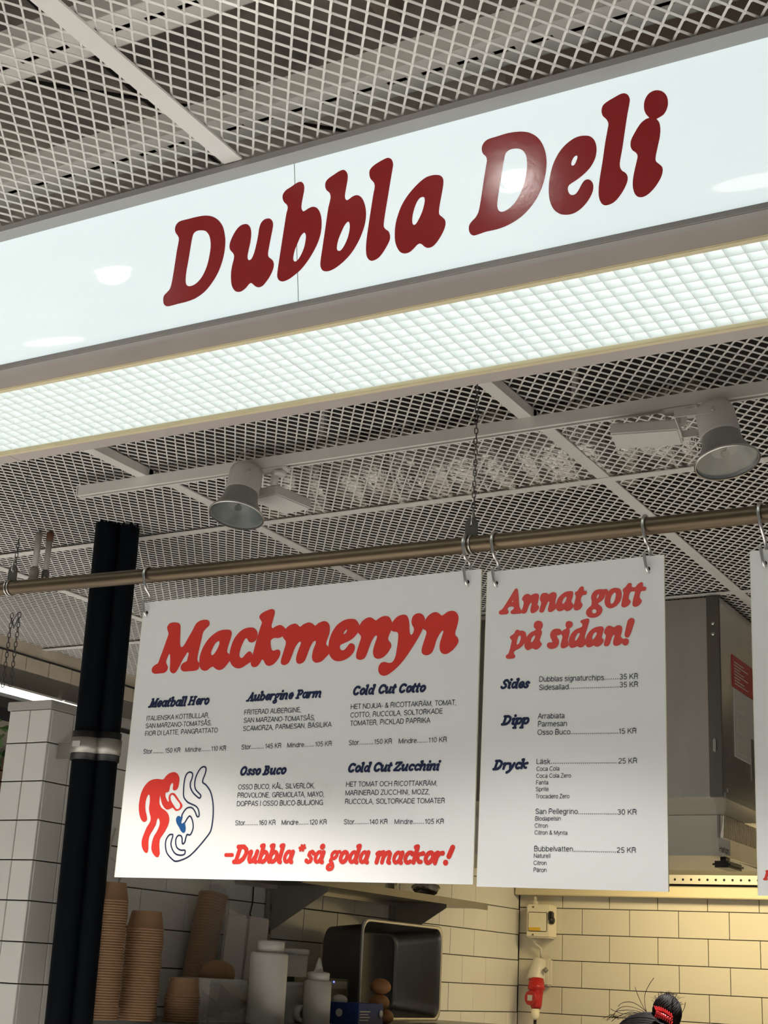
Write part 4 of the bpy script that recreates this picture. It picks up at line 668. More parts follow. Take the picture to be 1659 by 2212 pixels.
# ------------------------------------------------------------------ lamp track and track spots
tk = thing('lighting_track', 'long white lighting track under the mesh ceiling behind the sign box', 'light track', (-1.6, 3.575, 3.125))
tx0 = -3.30; zt = 3.127
MB().prism([(3.556, zt), (3.5665, zt), (3.5665, zt+.014), (3.5805, zt+.014), (3.5805, zt), (3.590, zt), (3.590, zt+.036), (3.556, zt+.036)], 0, tx0, .9).out('track_body', 'track', tk)
MB().prism([(3.5665, zt+.010), (3.5805, zt+.010), (3.5805, zt+.013), (3.5665, zt+.013)], 0, tx0+.03, .9).out('track_slot', 'black', tk)
MB().box((tx0-.004, 3.555, zt-.001), (tx0+.004, 3.591, zt+.037)).out('end_cap', 'track', tk, .001)
for x in (-3.03, -1.625): MB().box((x-.03, 3.57, zt+.034), (x+.03, 3.59, 3.196)).out('hanger', 'track', tk)
def spot(foot, zb, h, rimpx, major, ratio, edir, bodylen, adx, label, depth):
    v = ray(*rimpx); v = v/np.linalg.norm(v); cpt = np.array([0, 0, EYE])+v*depth
    e = rt*edir[0]-up*edir[1]; e -= v*(e@v); e /= np.linalg.norm(e); ax = -v*ratio+e*math.sqrt(1-ratio**2)  # towards the open end
    R = major/2; t = thing('track_spotlight', label, 'spotlight', cpt, 'spotlights on the ceiling track')
    F = [atz(*p, zb) for p in foot]; 
    F[0] = F[1]+F[3]-F[2]
    MB().hexa([tuple(p) for p in F]+[(p[0], p[1], zb+h) for p in F]).out('gear_box', 'lampgrey', t, .004)
    H = R*1.05
    MB().lathe(cpt, -ax, [(0, R), (.001, R*1.03), (.004, R*1.03), (.006, R*.98), (H*.25, R*.86), (H*.6, R*.68), (H*.95, R*.6), (H, R*.57)], 40, caps=(False, True)).out('reflector', 'reflector', t)
    MB().lathe(cpt+ax*.0005, -ax, [(0, R*.985), (0, R*1.035), (.005, R*1.035)], 40, caps=(False, False)).out('reflector_rim', 'steel_wire', t)
    MB().lathe(cpt-ax*.004, -ax, [(0, R*.97), (H*.3, R*.80), (H*.7, R*.56), (H*.9, R*.40), (H*.92, .001)], 40, caps=(False, False)).out('reflector_lining', 'reflector_in', t)
    MB().lathe(cpt-ax*.006, -ax, [(0, R*.955), (.001, R*.955)], 36).out('glass', 'glass', t)
    MB().lathe(cpt-ax*(H*.85), ax, [(0, .012), (.02, .012), (.03, .009), (.036, .003)], 14).out('bulb', 'bulb', t)
    B0 = cpt-ax*H*.93; MB().lathe(B0, -ax, [(0, R*.62), (.004, R*.64), (bodylen*.8, R*.62), (bodylen*.93, R*.56), (bodylen, R*.40)], 32).out('lamp_body', 'lampgrey', t)
    P = np.array([adx, 3.573, zt]); MB().box((adx-.052, 3.558, zt-.014), (adx+.05, 3.588, zt+.002)).out('track_adapter', 'track', t, .004)
    MB().lathe((adx+.02, 3.573, zt-.013), (0, 0, -1), [(0, .021), (.012, .021), (.014, .018)], 24).out('swivel', 'lampgrey', t)
    MB().tube([(adx, 3.573, zt-.012), (adx, 3.573, zb+h-.002)], .013, 12).out('stem', 'lampgrey', t)
    # U-shaped arm from gear box to the sides of the body
    piv = B0-ax*bodylen*.55; side = np.cross(ax, (F[1]+F[0])/2-piv); side /= np.linalg.norm(side); g = (F[0]+F[1])/2*0+(min(F, key=lambda p: np.linalg.norm(p-piv))); g = np.array([g[0], g[1], zb+h*.5])
    gd = g-piv; gd /= np.linalg.norm(gd)
    for sgnn in (-1, 1):
        a_ = piv+side*sgnn*R*.66; b_ = a_+gd*(np.linalg.norm(g-piv)); wv = np.cross(gd, side); wv = wv/np.linalg.norm(wv)*.011; th = side*.0012
        MB().hexa([tuple(q) for q in (a_-wv-th, a_+wv-th, a_+wv+th, a_-wv+th, b_-wv-th, b_+wv-th, b_+wv+th, b_-wv+th)]).out('bracket_arm', 'lampgrey', t)
        MB().lathe(a_+side*sgnn*.001, side*sgnn, [(0, .006), (.004, .006), (.005, .004)], 12).out('pivot_screw', 'steel_wire', t)
    a_ = piv+side*R*.66+gd*np.linalg.norm(g-piv); b_ = a_-side*R*1.32; wv = np.cross(gd, side); wv = wv/np.linalg.norm(wv)*.011; th = gd*.0012
    MB().hexa([tuple(q) for q in (a_-wv-th, a_+wv-th, a_+wv+th, a_-wv+th, b_-wv-th, b_+wv-th, b_+wv+th, b_-wv+th)]).out('bracket_back', 'lampgrey', t)
    return t
spot([(551,1077.5), (596,1067.6), (673,1100), (615,1112)], 3.035, .034, (510.5, 1114), .172, .47, (-.23, .97), .095, -2.49, 'white track spotlight with bell reflector, left of the chain', 4.56)
spot([(1320.6,940), (1465.6,929), (1476.4,961.5), (1332.5,971)], 3.045, .034, (1571, 1000), .168, .50, (.24, .97), .10, -1.155, 'white track spotlight with bell reflector, right end of the track', 3.9)
# ------------------------------------------------------------------ tiled walls
XW, YK = -3.755, 8.33
wl = struct(MB().box((XW-.21, 4.059, 0), (XW-.009, YK+.2, 2.497)).out('wall_left', 'grout'))
wb = struct(MB().box((XW-.009, YK+.009, 0), (1.2, YK+.2, 4.3)).out('wall_back', 'grout'))
struct(MB().box((XW-.21, 8.5, 2.5), (XW-.009, YK+.4, 4.3)).out('wall_left_upper', 'plaster'))
def tile_mesh(w_, h_, d, m, g=.0022):
    mb = MB(); mb.box((g, 0, g), (w_-g, d, h_-g)); me = mb.mesh('tile'); b = bmesh.new(); b.from_mesh(me)
    bmesh.ops.bevel(b, geom=[e for e in b.edges if all(v.co.y < 1e-5 for v in e.verts)], offset=.0018, segments=1, affect='EDGES'); b.to_mesh(me); b.free(); me.materials.append(M[m]); return me
cache = {}
def put_tile(parent, x, y, z, w_, h_, rot, m):
    if w_ < .02 or h_ < .015: return
    k = (round(w_, 3), round(h_, 3), m)
    if k not in cache: cache[k] = tile_mesh(w_, h_, .0095, m)
    o = bpy.data.objects.new('tile', cache[k]); C.objects.link(o); o.parent = parent
    o.location = (x, y, z); o.rotation_euler = (random.uniform(-.003, .003), 0, rot+random.uniform(-.003, .003)); return o
# back wall rows
r = 0; z = 1.45-.15*2
while z < 2.35:
    off = (-3.349 if int(round((z-1.45)/.15)) % 2 else -3.473)-.296*2
    x = off
    while x < -1.6:
        a = max(x, XW); e = x+.296
        if e > XW+.02: put_tile(wb, a, YK, z, e-a, .15, 0, 'tile_b')
        x += .296
    z += .15
# side wall seen at a slant (faces +X): width runs along Y, so turn by +90 degrees about Z
def side_row(z, h_, joint, y0_, y1_, pitch):
    y = joint
    while y > y0_: y -= pitch
    while y < y1_:
        a = max(y, y0_); e = min(y+pitch, y1_)
        if e-a > .02: put_tile(wl, XW, a, z, e-a, h_, math.pi/2, 'tile')
        y += pitch
for k in range(-2, 7):
    z = 1.447+.1475*k; side_row(z, min(.1475, 2.497-z), 7.415 if k % 2 == 0 else 7.575, 4.30, YK, .303)
# wall end seen left of the dark pipes: small upright tiles
PZ = [1.231+.1427*k for k in range(9)]
for k, z in enumerate(PZ):
    h_ = .1427 if z+.1427 < 2.497 else 2.497-z
    put_tile(wl, XW, 4.059, z, .124, h_, math.pi/2, 'tile')
    put_tile(wl, XW, 4.183, z, .117, h_, math.pi/2, 'tile')
    for i in (1, 2): put_tile(wl, XW-.1035*i, 4.0495, z, .1035, h_, 0, 'tile')
MB().box((XW-.215, 4.043, 2.497), (XW+.006, 8.5, 2.530)).out('wall_cap', 'pvc', wl, .002)
# ------------------------------------------------------------------ the two dark pipes beside the wall end
pp = thing('vertical_pipes', 'pair of tall dark navy sleeved pipes strapped side by side to the tiled wall end', 'pipes', (-3.54, 4.1, 0))
c1, c2 = (-3.542, 4.045, -.0165), (-3.478, 4.085, -.0140)
def sleeve(c, r, z0, z1, name):
    mb = MB(); n = 20; mb.lathe((c[0]+c[2]*(z0-1.4), c[1], z0), (c[2], 0, 1), [(0, r), (z1-z0, r)], n, caps=(False, False)); c = (c[0]+c[2]*(z1-1.4), c[1])
    vs = []; 
    for j in range(n*2): an = math.pi*j/n; vs.append((c[0]+r*math.cos(an), c[1]+r*math.sin(an), z1-.001)); 
    for j in range(n*2): an = math.pi*j/n; vs.append((c[0]+r*.97*math.cos(an), c[1]+r*.97*math.sin(an), z1+(.016 if j % 5 < 2 else .003)+.004*math.sin(j*2.7)))
    m_ = n*2; mb.add(vs, [(j, (j+1) % m_, m_+(j+1) % m_, m_+j) for j in range(m_)]); return mb.out(name, 'navy_pipe', pp)
sleeve(c1, .049, 0, 3.192, 'pipe'); sleeve(c2, .040, 0, 3.186, 'pipe')
zc = aty(195, 1612, 4.04)[2]
for c, r, nm in ((c1, .049, 'strap'), (c2, .040, 'strap')):
    c = (c[0]+c[2]*(zc-1.4), c[1])
    MB().lathe((c[0], c[1], zc-.028), (0, 0, 1), [(0, r+.004), (0, r+.009), (.056, r+.009), (.056, r+.004)], 32, caps=(False, False)).out(nm, 'clamp', pp)
    MB().lathe((c[0], c[1], zc-.052), (0, 0, 1), [(0, r+.001), (0, r+.006), (.104, r+.006), (.104, r+.001)], 32, caps=(False, False)).out('rubber_sleeve', 'black', pp)
MB().box((-3.7545, 4.108, zc-.03), (-3.56, 4.113, zc+.03)).out('bracket', 'clamp', pp, .002)
MB().lathe((-3.64, 4.107, zc), (0, -1, 0), [(0, .011), (.008, .011)], 6).out('bolt', 'steel_dark', pp)
MB().box((-3.572, 3.9835, zc-.008), (-3.537, 3.986, zc+.012)).out('sticker', 'placard', pp)
# ------------------------------------------------------------------ white stub pipes hanging at left
t = thing('valve_pipe', 'short white pipe with chrome valve hanging from the ceiling at left', 'pipe', (-3.93, 4.03, 3.2))
P = atz(85, 1150, 3.19); MB().tube([P, P-[0, 0, .155]], .0125, 16).out('pipe', 'pvc', t); Q = P-[0, 0, .155]
MB().lathe(Q, (0, 0, -1), [(-.01, .017), (.01, .019), (.03, .017), (.032, .021), (.055, .021), (.06, .014), (.075, .013)], 8).out('valve', 'clamp', t)
MB().tube([Q-[.03, 0, .045], Q-[-.03, 0, .045]], .006, 8).out('valve_stem', 'steel_wire', t)
t = thing('capped_pipe', 'short white pipe with rusty collar beside the valve pipe at left', 'pipe', (-3.9, 4.1, 3.2))
P = atz(108, 1160, 3.18); MB().tube([P-[0, 0, .015], P-[0, 0, .16]], .0115, 16).out('pipe', 'pvc', t); MB().lathe(P, (0, 0, -1), [(-.02, .014), (.018, .014)], 10).out('rusty_collar', 'rust', t); MB().lathe(P-[0, 0, .14], (0, 0, -1), [(0, .016), (.04, .014)], 10).out('end_fitting', 'steel_dark', t)
# ------------------------------------------------------------------ fascia, plants and bricks at far left
XF = -5.40
fa = thing('ceiling_fascia', 'cream and dark grey beam along the far left stall ceiling', 'beam', (XF, 6, 3.0))
def zx(p): return atx(p[0], p[1], XF)[2]
MB().box((XF-.3, 4.4, 3.135), (XF, 9.5, 3.2)).out('upper_beam', 'cream', fa); MB().box((XF-.3, 4.4, 3.128), (XF+.004, 9.5, 3.135)).out('seam', 'black', fa)
for k in range(26): MB().prism([(4.7+.18*k, 3.052), (4.7+.18*k+.172, 3.052), (4.7+.18*k+.172, 3.126), (4.7+.18*k, 3.126)], 0, XF-.02-.004*(k % 2), XF-.001-.004*(k % 2)).out('slat_panel', 'cream', fa)
MB().box((XF-.3, 4.4, 2.948), (XF-.012, 9.5, 3.05)).out('lower_beam', 'grey_dark', fa)
MB().box((XF-.3, 4.4, 2.90), (XF-.05, 9.5, 2.948)).out('under_lip', 'black', fa)
for i, (ya, yb) in enumerate(((4.3, 5.88), (5.90, 6.25))):
    t = thing('led_tube', ['long lit LED tube under the far left beam', 'short lit LED tube end next to the tiled wall top'][i], 'tube light', (XF-.02, (ya+yb)/2, 2.93))
    MB().tube([(XF+.0, ya, 2.925), (XF+.0, yb, 2.925)], .019, 12).out('lit_tube', 'led', t); MB().box((XF-.02, ya, 2.94), (XF+.02, yb, 2.95)).out('tube_housing', 'white_metal', t)
q0 = aty(30, 1325, 4.6)
for k, (dx, z1, lb) in enumerate(((-.01, q0[2], 'thin chain holding the far left light, left strand'), (.035, q0[2], 'thin chain holding the far left light, right strand'))):
    link_chain('lamp_chain', q0[0]+dx, 4.6, q0[2]-.33, z1, 'chain', lb, pitch=.022, wire=.0018)
tag(MB().tube([aty(40, 1335, 4.6), aty(29, 1357, 4.6), aty(26, 1352, 4.6)+np.array([0, 0, .02]), atz(38, 1325, 3.195)], .0025, 6).out('wire_hook', 'chain'), 'bent dark wire hook in the ceiling mesh at far left', 'hook')
pw = thing('brick_wall', 'brown brick wall beyond the tiled wall end at far left', 'wall', (-5.9, 6, 0))
MB().box((-6.3, 4.0, 0), (-6.02, 9.5, 2.9)).out('wall_core', 'plaster', pw)
bm_ = MB().box((0, 0, 0), (.05, .20, .052)).mesh('brick'); bm_.materials.append(M['bamboo'])
for r_ in range(15):
    for c_ in range(8):
        o = bpy.data.objects.new('brick', bm_); C.objects.link(o); o.parent = pw; o.location = (-.12+random.uniform(0, .012), -1.2+c_*.215+(.1 if r_ % 2 else 0), 1.72+r_*.064)
pl2 = thing('climbing_plant', 'green leafy plant trailing under the far left light', 'plant', (-5.7, 5.6, 2.7))
MB().tube([(-5.85, 4.6, 2.86), (-5.75, 5.2, 2.80), (-5.7, 5.7, 2.78), (-5.65, 6.3, 2.83)], .006, 6).out('stem', 'leaf', pl2)
lf = MB().add([(0, 0, 0), (.025, .03, .006), (.02, .07, 0), (0, .10, -.012), (-.02, .07, 0), (-.025, .03, .006), (0, .05, -.006)], [(0, 1, 6), (1, 2, 6), (2, 3, 6), (3, 4, 6), (4, 5, 6), (5, 0, 6)], 0, True).mesh('leaf'); lf.materials.append(M['leaf'])
for k in range(110):
    o = bpy.data.objects.new('leaf', lf); C.objects.link(o); o.parent = pl2; y = random.uniform(-1.0, .75); o.location = (random.uniform(-.12, .14), y, .11-.22*random.random()**1.5-(.1 if y < -.1 else 0)*random.random())
    o.rotation_euler = (random.uniform(-1.2, 1.2), random.uniform(-1, 1), random.uniform(0, 6.3)); s_ = random.uniform(.6, 1.2); o.scale = (s_, s_, s_)
# ------------------------------------------------------------------ extractor hood
XH, YH, ZB = -1.70, 5.72, 2.350
hd = thing('extractor_hood', 'large stainless steel extractor hood box behind the narrow board', 'extractor hood', (-2.4, 6.2, ZB))
ZT = 3.178
MB().box((-3.05, YH, ZB), (XH, 6.62, ZT)).out('hood_box', 'steel', hd, .004)
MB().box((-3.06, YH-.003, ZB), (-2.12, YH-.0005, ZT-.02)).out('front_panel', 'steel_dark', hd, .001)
MB().box((XH-.055, YH-.008, ZB+.002), (XH+.001, YH-.001, ZT)).out('corner_post', 'steel_dark', hd, .003)
for z in (ZT-.115, ZT-.16): MB().lathe((XH-.028, YH-.008, z), (0, -1, 0), [(0, .008), (.003, .007), (.005, .003)], 14).out('rivet', 'steel_wire', hd)
MB().box((XH-.034, YH-.022, ZB+.18), (XH-.022, YH-.008, ZB+.235)).out('latch', 'steel_wire', hd, .004)
MB().box((XH, YH+.004, ZB-.002), (XH+.006, 6.62, ZB+.02)).out('lower_edge', 'steel_wire', hd, .001)
for y, z in ((YH+.035, ZT-.03), (YH+.05, ZB+.035)): MB().lathe((XH, y, z), (1, 0, 0), [(0, .009), (.003, .009), (.005, .005)], 12).out('screw', 'steel_wire', hd)
MB().box((XH, YH+.40, ZB+.12), (XH+.004, YH+.85, ZB+.30)).out('hatch', 'steel', hd, .004)
def on_side(name, m, a, b, dx=.003): return MB().box((XH, a[0], a[1]), (XH+dx, b[0], b[1])).out(name, m, hd)
on_side('red_placard', 'placard_red', (YH+.155, 2.83), (YH+.52, 2.965), .004); on_side('instruction_placard', 'placard', (YH+.17, 2.54), (YH+.52, 2.825))
for k in range(3): on_side('diagram', 'socket_grey', (YH+.20, 2.56+.088*k), (YH+.34, 2.62+.088*k), .004)
for k in range(8): on_side('placard_line', 'placard', (YH+.18, 2.845+.013*k), (YH+.18+.2*(1-.3*(k % 3)), 2.849+.013*k), .005)
# canopy under the box with filters, trough and lit back
XC = -1.865
zc0, zc1, zc2 = atx(1547, 1763, XC)[2], atx(1547, 1803, XC)[2], atx(1547, 1842, XC)[2]
MB().prism([(6.28, zc2), (6.9, zc2-.012), (6.9, ZB-.001), (6.28, ZB-.001)], 0, -3.5, XC-.012).out('canopy', 'steel_satin', hd, .002)
MB().box((XC-.012, 6.27, zc2-.004), (XC, 7.25, zc1)).out('side_rail', 'steel', hd, .001)
MB().box((XC-.030, 6.27, zc1), (XC-.020, 7.25, ZB-.001)).out('filter_back', 'steel_dark', hd)
for k in range(46): MB().prism([(6.275+.0205*k, zc1), (6.284+.0205*k, zc1), (6.300+.0205*k, ZB-.002), (6.291+.0205*k, ZB-.002)], 0, XC-.020, XC-.006).out('filter_baffle', 'steel', hd)
pa, pb_ = atx(1551, 1824, XC+.001), atx(1578, 1848, XC+.001)
MB().box((XC, pa[1], zc2+.006), (XC+.0015, pb_[1], zc1-.008)).out('name_plate', 'placard', hd)
pls = Plane((XC+.0016, pa[1], zc2), (0, 1, 0), (0, 0, 1), .0004, lambda x, y: atx(x, y, XC+.0016)); acc = MB()
plain_part('Halton', (1554, 1838.5), (1575, 1845.5), 12.5, pls, acc, .10)
MB().box((-2.5, 7.28, 2.455), (-.6, 7.62, 2.475)).out('hood_light_plate', 'steel', hd)
link('name_lettering', acc.mesh('name_lettering'), 'ink', hd)
ha = atx(1562, 1866, XC); MB().box((XC-.05, ha[1], zc2-.052), (XC+.03, ha[1]+.22, zc2-.024)).out('handle', 'black', hd, .01); MB().box((XC-.03, ha[1]+.06, zc2-.03), (XC-.005, ha[1]+.12, zc2-.003)).out('handle_post', 'black', hd)
MB().prism([(7.98, 2.62), (8.32, 2.245), (8.325, 2.245), (7.985, 2.62)], 0, -3.7, -1.0).out('rear_baffle', 'steel_satin', hd, fixn=True)
tr = thing('perforated_rail', 'brass-lit stainless rail with a row of round holes above the back tiles', 'rail', (-2.5, 8.2, 2.19))
fr = MB(); prof = [[(-3.7, 2.193), (-1.3, 2.193), (-1.3, 2.243), (-3.7, 2.243)]]; hs = []
hx0, hpitch = -2.779, .0477
for k in range(-18, 30): hs.append([(hx0+hpitch*k+.0072*math.cos(a), 2.217+.0072*math.sin(a)) for a in [2*math.pi*j/12 for j in range(12)]])
filled('rail_face', prof+hs, Plane((0, 8.2, 0), (1, 0, 0), (0, 0, 1), 0, None), 'steel_satin', tr, .001)
MB().box((-3.7, 8.206, 2.193), (-1.3, 8.30, 2.197)).out('rail_floor', 'steel_dark', tr); MB().box((-3.7, 8.296, 2.19), (-1.3, 8.30, 2.243)).out('dark_rail_back', 'black', tr); MB().box((-3.7, 8.210, 2.198), (-1.3, 8.214, 2.243)).out('dark_rail_liner', 'black', tr)  # black back and liner put the shade inside the holes into colour
tag(MB().box((-3.745, 8.24, 2.120), (-1.3, 8.318, 2.186)).out('cream_strip', 'gold', None, .003), 'cream painted strip along the top of the back tiles', 'trim')
# ------------------------------------------------------------------ wall shelf, brackets, foil packet
sh = thing('wall_shelf', 'stainless steel shelf on brackets high on the dark tiled wall', 'shelf', (-3.58, 5.8, 1.97))
MB().box((-3.745, 5.3, 1.972), (-3.395, 7.12, 2.0)).out('shelf_board', 'steel_dark', sh, .003)
MB().box((-3.40, 5.3, 1.966), (-3.392, 7.122, 1.999)).out('front_edge', 'steel_dark', sh, .001)
MB().box((-3.745, 5.32, 1.955), (-3.70, 7.1, 1.972)).out('wall_lip', 'steel', sh)
for y in (5.58, 6.72):
    MB().box((-3.748, y-.016, 1.60 if y < 6 else 1.74), (-3.728, y+.016, 2.18)).out('upright', 'clamp', sh, .002)
    for k in range(5): MB().box((-3.7275, y-.004, 1.66+.1*k), (-3.7265, y+.004, 1.69+.1*k)).out('slot', 'black', sh)
    MB().prism([(-3.728, 1.972), (-3.43, 1.972), (-3.43, 1.952), (-3.728, 1.77)], 1, y-.0015, y+.0015).out('bracket', 'clamp', sh)
fp = MB().ball((-3.50, 6.62, 2.04), (.075, .05, .036), 16, 10).out('foil_packet', 'foil'); tag(fp, 'crumpled clear and silver packet lying on the wall shelf', 'packet')
for v in fp.data.vertices: v.co += Vector([random.uniform(-.008, .008) for _ in range(3)])
# counter shelf with the takeaway things
ZS = 1.412
cs = thing('counter_shelf', 'dark steel shelf holding cups and bottles in front of the tiled wall', 'shelf', (-3.4, 5.5, ZS))
MB().box((-3.745, 4.32, ZS-.03), (-3.06, 6.9, ZS)).out('shelf_top', 'steel_dark', cs, .003)
for y in (4.36, 6.86):
    for x in (-3.72, -3.10): MB().box((x-.015, y-.015, 0), (x+.015, y+.015, ZS-.03)).out('leg', 'steel_dark', cs)
MB().box((-3.07, 4.32, ZS-.034), (-3.056, 6.9, ZS+.004)).out('front_lip', 'steel', cs, .001)
# cups: one inverted paper cup, then copies sharing its mesh
def cup_mesh(r, h):
    prof = [(0, r*.985), (0, r*1.0), (.003, r*1.012), (.006, r*1.0), (.007, r*.975), (h-.002, r*.80), (h, r*.785), (h, 0.0005)]
    me = MB().lathe((0, 0, 0), (0, 0, 1), prof, 26, caps=(False, False)).mesh('paper_cup'); me.materials.append(M['cup']); return me
def stack(cx, cy, r, h, n, pitch, label, group):
    me = cup_mesh(r, h)
    for k in range(n):
        o = bpy.data.objects.new('paper_cup', me); C.objects.link(o); o.location = (cx+.0018*math.sin(k*.7)+random.uniform(-.0006, .0006), cy+random.uniform(-.0008, .0008), ZS+.001+pitch*k); o.rotation_euler = (0, 0, random.uniform(0, 6)); tag(o, label % ORD(n-k), 'cup', group)
def ORD(i): return 'topmost' if i == 1 else '%d%s from the top' % (i, {1: 'st', 2: 'nd', 3: 'rd'}.get(i % 10 if i//10 != 1 else 0, 'th'))
def onx(px, py, X): p = atx(px, py, X); return p
p1_ = onx(214, 2190, -3.47); p2_ = onx(296, 2197, -3.43); p3_ = onx(391, 2205, -3.36)
stack(p1_[0], p1_[1], .064, .066, 45, .00905, 'brown paper cup, %s of the tallest stack beside the dark pipes', 'paper cups in the tallest stack')
stack(p2_[0], p2_[1], .068, .066, 35, .0091, 'brown paper cup, %s of the second tall stack', 'paper cups in the second tall stack')
stack(p3_[0], p3_[1], .066, .066, 11, .0086, 'brown paper cup, %s of the short stack by the clear tub', 'paper cups in the short stack')
def upright(px, ytop, X, y_=None): p = atx(px, 2200, X); return p[0], p[1], atx(px, ytop, X)[2]
# film-wrapped cup sleeve leaning on the wall
cx, cy, _ = upright(408, 2100, -3.655)
t = thing('cup_sleeve', 'tall sleeve of brown cups wrapped in shiny clear film, leaning', 'cup sleeve', (cx, cy, ZS))
axv = np.array([-.02, .16, .62]); axv = axv/np.linalg.norm(axv)
prof = []; 
for k in range(39): prof += [(.012*k, .060), (.012*k+.009, .0615), (.012*k+.0095, .058)]
MB().lathe((cx, cy, ZS+.03), axv, prof, 24).out('wrapped_cups', 'cup', t); MB().lathe((cx, cy, ZS+.008), axv, [(0, .055), (.02, .066), (.49, .066), (.515, .05), (.53, .02)], 18).out('film', 'film', t)
# film bag behind second stack
bx, by, bz = upright(300, 1960, -3.62); tag(MB().ball((bx-.04, by+.03, 1.585), (.04, .07, .175), 14, 10).out('film_bag', 'film', None), 'clear plastic bag bulging behind the second cup stack', 'bag')
# folded white paper
wx, wy, wz = upright(512, 1976, -3.555); t = thing('paper_stack', 'leaning folded white paper sheets beside the wrapped cups', 'paper', (wx, wy, ZS))
MB().hexa([tuple(p) for p in (np.array([wx-.02, wy-.14, ZS]), np.array([wx+.04, wy-.05, ZS]), np.array([wx+.0, wy-.03, ZS]), np.array([wx-.06, wy-.10, ZS]), np.array([wx-.05, wy-.06, wz+.01]), np.array([wx+.01, wy+.02, wz]), np.array([wx-.03, wy+.05, wz]), np.array([wx-.09, wy+.0, wz+.01]))]).out('front_sheets', 'paper', t, .01)
MB().hexa([tuple(p) for p in (np.array([wx+.04, wy-.05, ZS]), np.array([wx+.05, wy+.09, ZS]), np.array([wx-.02, wy+.10, ZS]), np.array([wx-.03, wy, ZS]), np.array([wx+.01, wy+.02, wz]), np.array([wx+.02, wy+.16, wz-.004]), np.array([wx-.05, wy+.17, wz-.004]), np.array([wx-.06, wy+.07, wz]))]).out('side_sheets', 'paper', t, .006)
# brown bowls in a clear tub
tx_, ty_, _ = upright(480, 2115, -3.36)
TUB = t = thing('clear_tub', 'translucent plastic tub in the middle of the shelf', 'tub', (-3.36, ty_, ZS))
ya, yb = onx(440, 2200, -3.26)[1], onx(676, 2200, -3.26)[1]; zt_ = onx(560, 2118, -3.26)[2]
mb = MB(); X0, X1 = -3.44, -3.25
for a, b in (((X1-.003, ya+.01, ZS+.001), (X1, yb-.01, zt_)), ((X0, ya+.01, ZS+.001), (X0+.003, yb-.01, zt_)), ((X0, ya+.01, ZS+.001), (X1, ya+.013, zt_)), ((X0, yb-.013, ZS+.001), (X1, yb-.01, zt_)), ((X0, ya+.01, ZS+.001), (X1, yb-.01, ZS+.004))): mb.box(a, b)
mb.out('tub_body', 'plastic', t, fixn=False)
MB().box((X1-.004, ya, zt_-.014), (X1+.010, yb, zt_)).out('rim', 'plastic', t, .003)
for k, (px, X, zz) in enumerate(((445, -3.42, .03), (486, -3.335, .05))):
    bx, by, _ = upright(px, 2100, X); tag(MB().lathe((bx, by, ZS+zz), (.5, .1, .86), [(0, .04), (.07, .066), (.072, .069), (.072, .065), (.004, .038), (.004, 0)], 26, caps=(True, False)).out('paper_bowl', 'cup'), ['brown paper bowl tipped over behind the short cup stack', 'brown paper bowl tipped over in the clear tub'][k], 'bowl')
tag(MB().ball((onx(470, 2100, -3.5)[0], onx(470, 2100, -3.5)[1], 1.585), (.06, .09, .05), 18, 10).out('brown_wrap', 'cup'), 'brown paper wrap mound above the clear tub', 'paper')
def bottle(px0, px1, ytop, X, label, m, nozzle):
    a = onx(px0, 2200, X); b = onx(px1, 2200, X); c = (a+b)/2; r = np.linalg.norm(b-a)/2*.80; z = onx((px0+px1)/2, ytop, X)[2]; H = z-ZS-.001
    t = thing('squeeze_bottle', label, 'bottle', (c[0], c[1], ZS))
    if nozzle:
        hb = H-.085; MB().lathe((c[0], c[1], ZS+.001), (0, 0, 1), [(0, r*.95), (.004, r), (hb*.96, r*.98), (hb, r*.75)], 26).out('bottle_body', m, t)
        MB().lathe((c[0], c[1], ZS+hb), (0, 0, 1), [(0, r*.80), (.026, r*.82), (.03, r*.76), (.034, r*.34), (.05, r*.26), (.085, .004)], 22).out('nozzle_cap', m, t)
    else:
        hb = H-.045; MB().lathe((c[0], c[1], ZS+.001), (0, 0, 1), [(0, r*.97), (.004, r), (hb-.01, r), (hb-.002, r*.95), (hb, r*.8)], 26).out('bottle_body', m, t); MB().lathe((c[0]+.004, c[1], ZS+hb), (0, 0, 1), [(0, r*.72), (.04, r*.72), (.044, r*.66)], 24).out('cap', m, t)
bottle(543, 601, 2030, -3.19, 'tall cream white bottle standing in front of the clear tub', 'white_plastic', False)
bottle(662, 702, 2068, -3.18, 'squeeze bottle with pointed nozzle beside the clear tub', 'white_plastic', True)
a = onx(597, 2050, -3.50); b = onx(647, 2050, -3.50); t = thing('round_tub', 'round white plastic tub behind the tall bottle', 'tub', ((a[0]+b[0])/2, (a[1]+b[1])/2, 1.55)); zt2 = onx(622, 2049, -3.5)[2]
MB().lathe(((a[0]+b[0])/2, (a[1]+b[1])/2, ZS), (0, 0, 1), [(0, .082), (zt2-ZS-.02, .088)], 30).out('tub_wall', 'white_plastic', t); MB().lathe(((a[0]+b[0])/2, (a[1]+b[1])/2, zt2-.022), (0, 0, 1), [(0, .092), (.018, .092), (.022, .088)], 30).out('tub_lid', 'white_plastic', t)
a = onx(617, 2116, -3.3); MB().box((-3.40, a[1], a[2]-.008), (-3.26, onx(662, 2116, -3.3)[1], a[2]+.012)).out('lid', 'black', TUB, .003)['label'] = 'flat black lid'
rr_ = onx(648, 2190, -3.24); tag(MB().lathe((rr_[0]-.01, rr_[1], rr_[2]+.0), (1, -.2, 0), [(0, .018), (0, .034), (.03, .034), (.03, .018), (0, .018)], 26, caps=(False, False)).out('tape_roll', 'white_plastic'), 'small white roll inside the clear tub', 'roll')
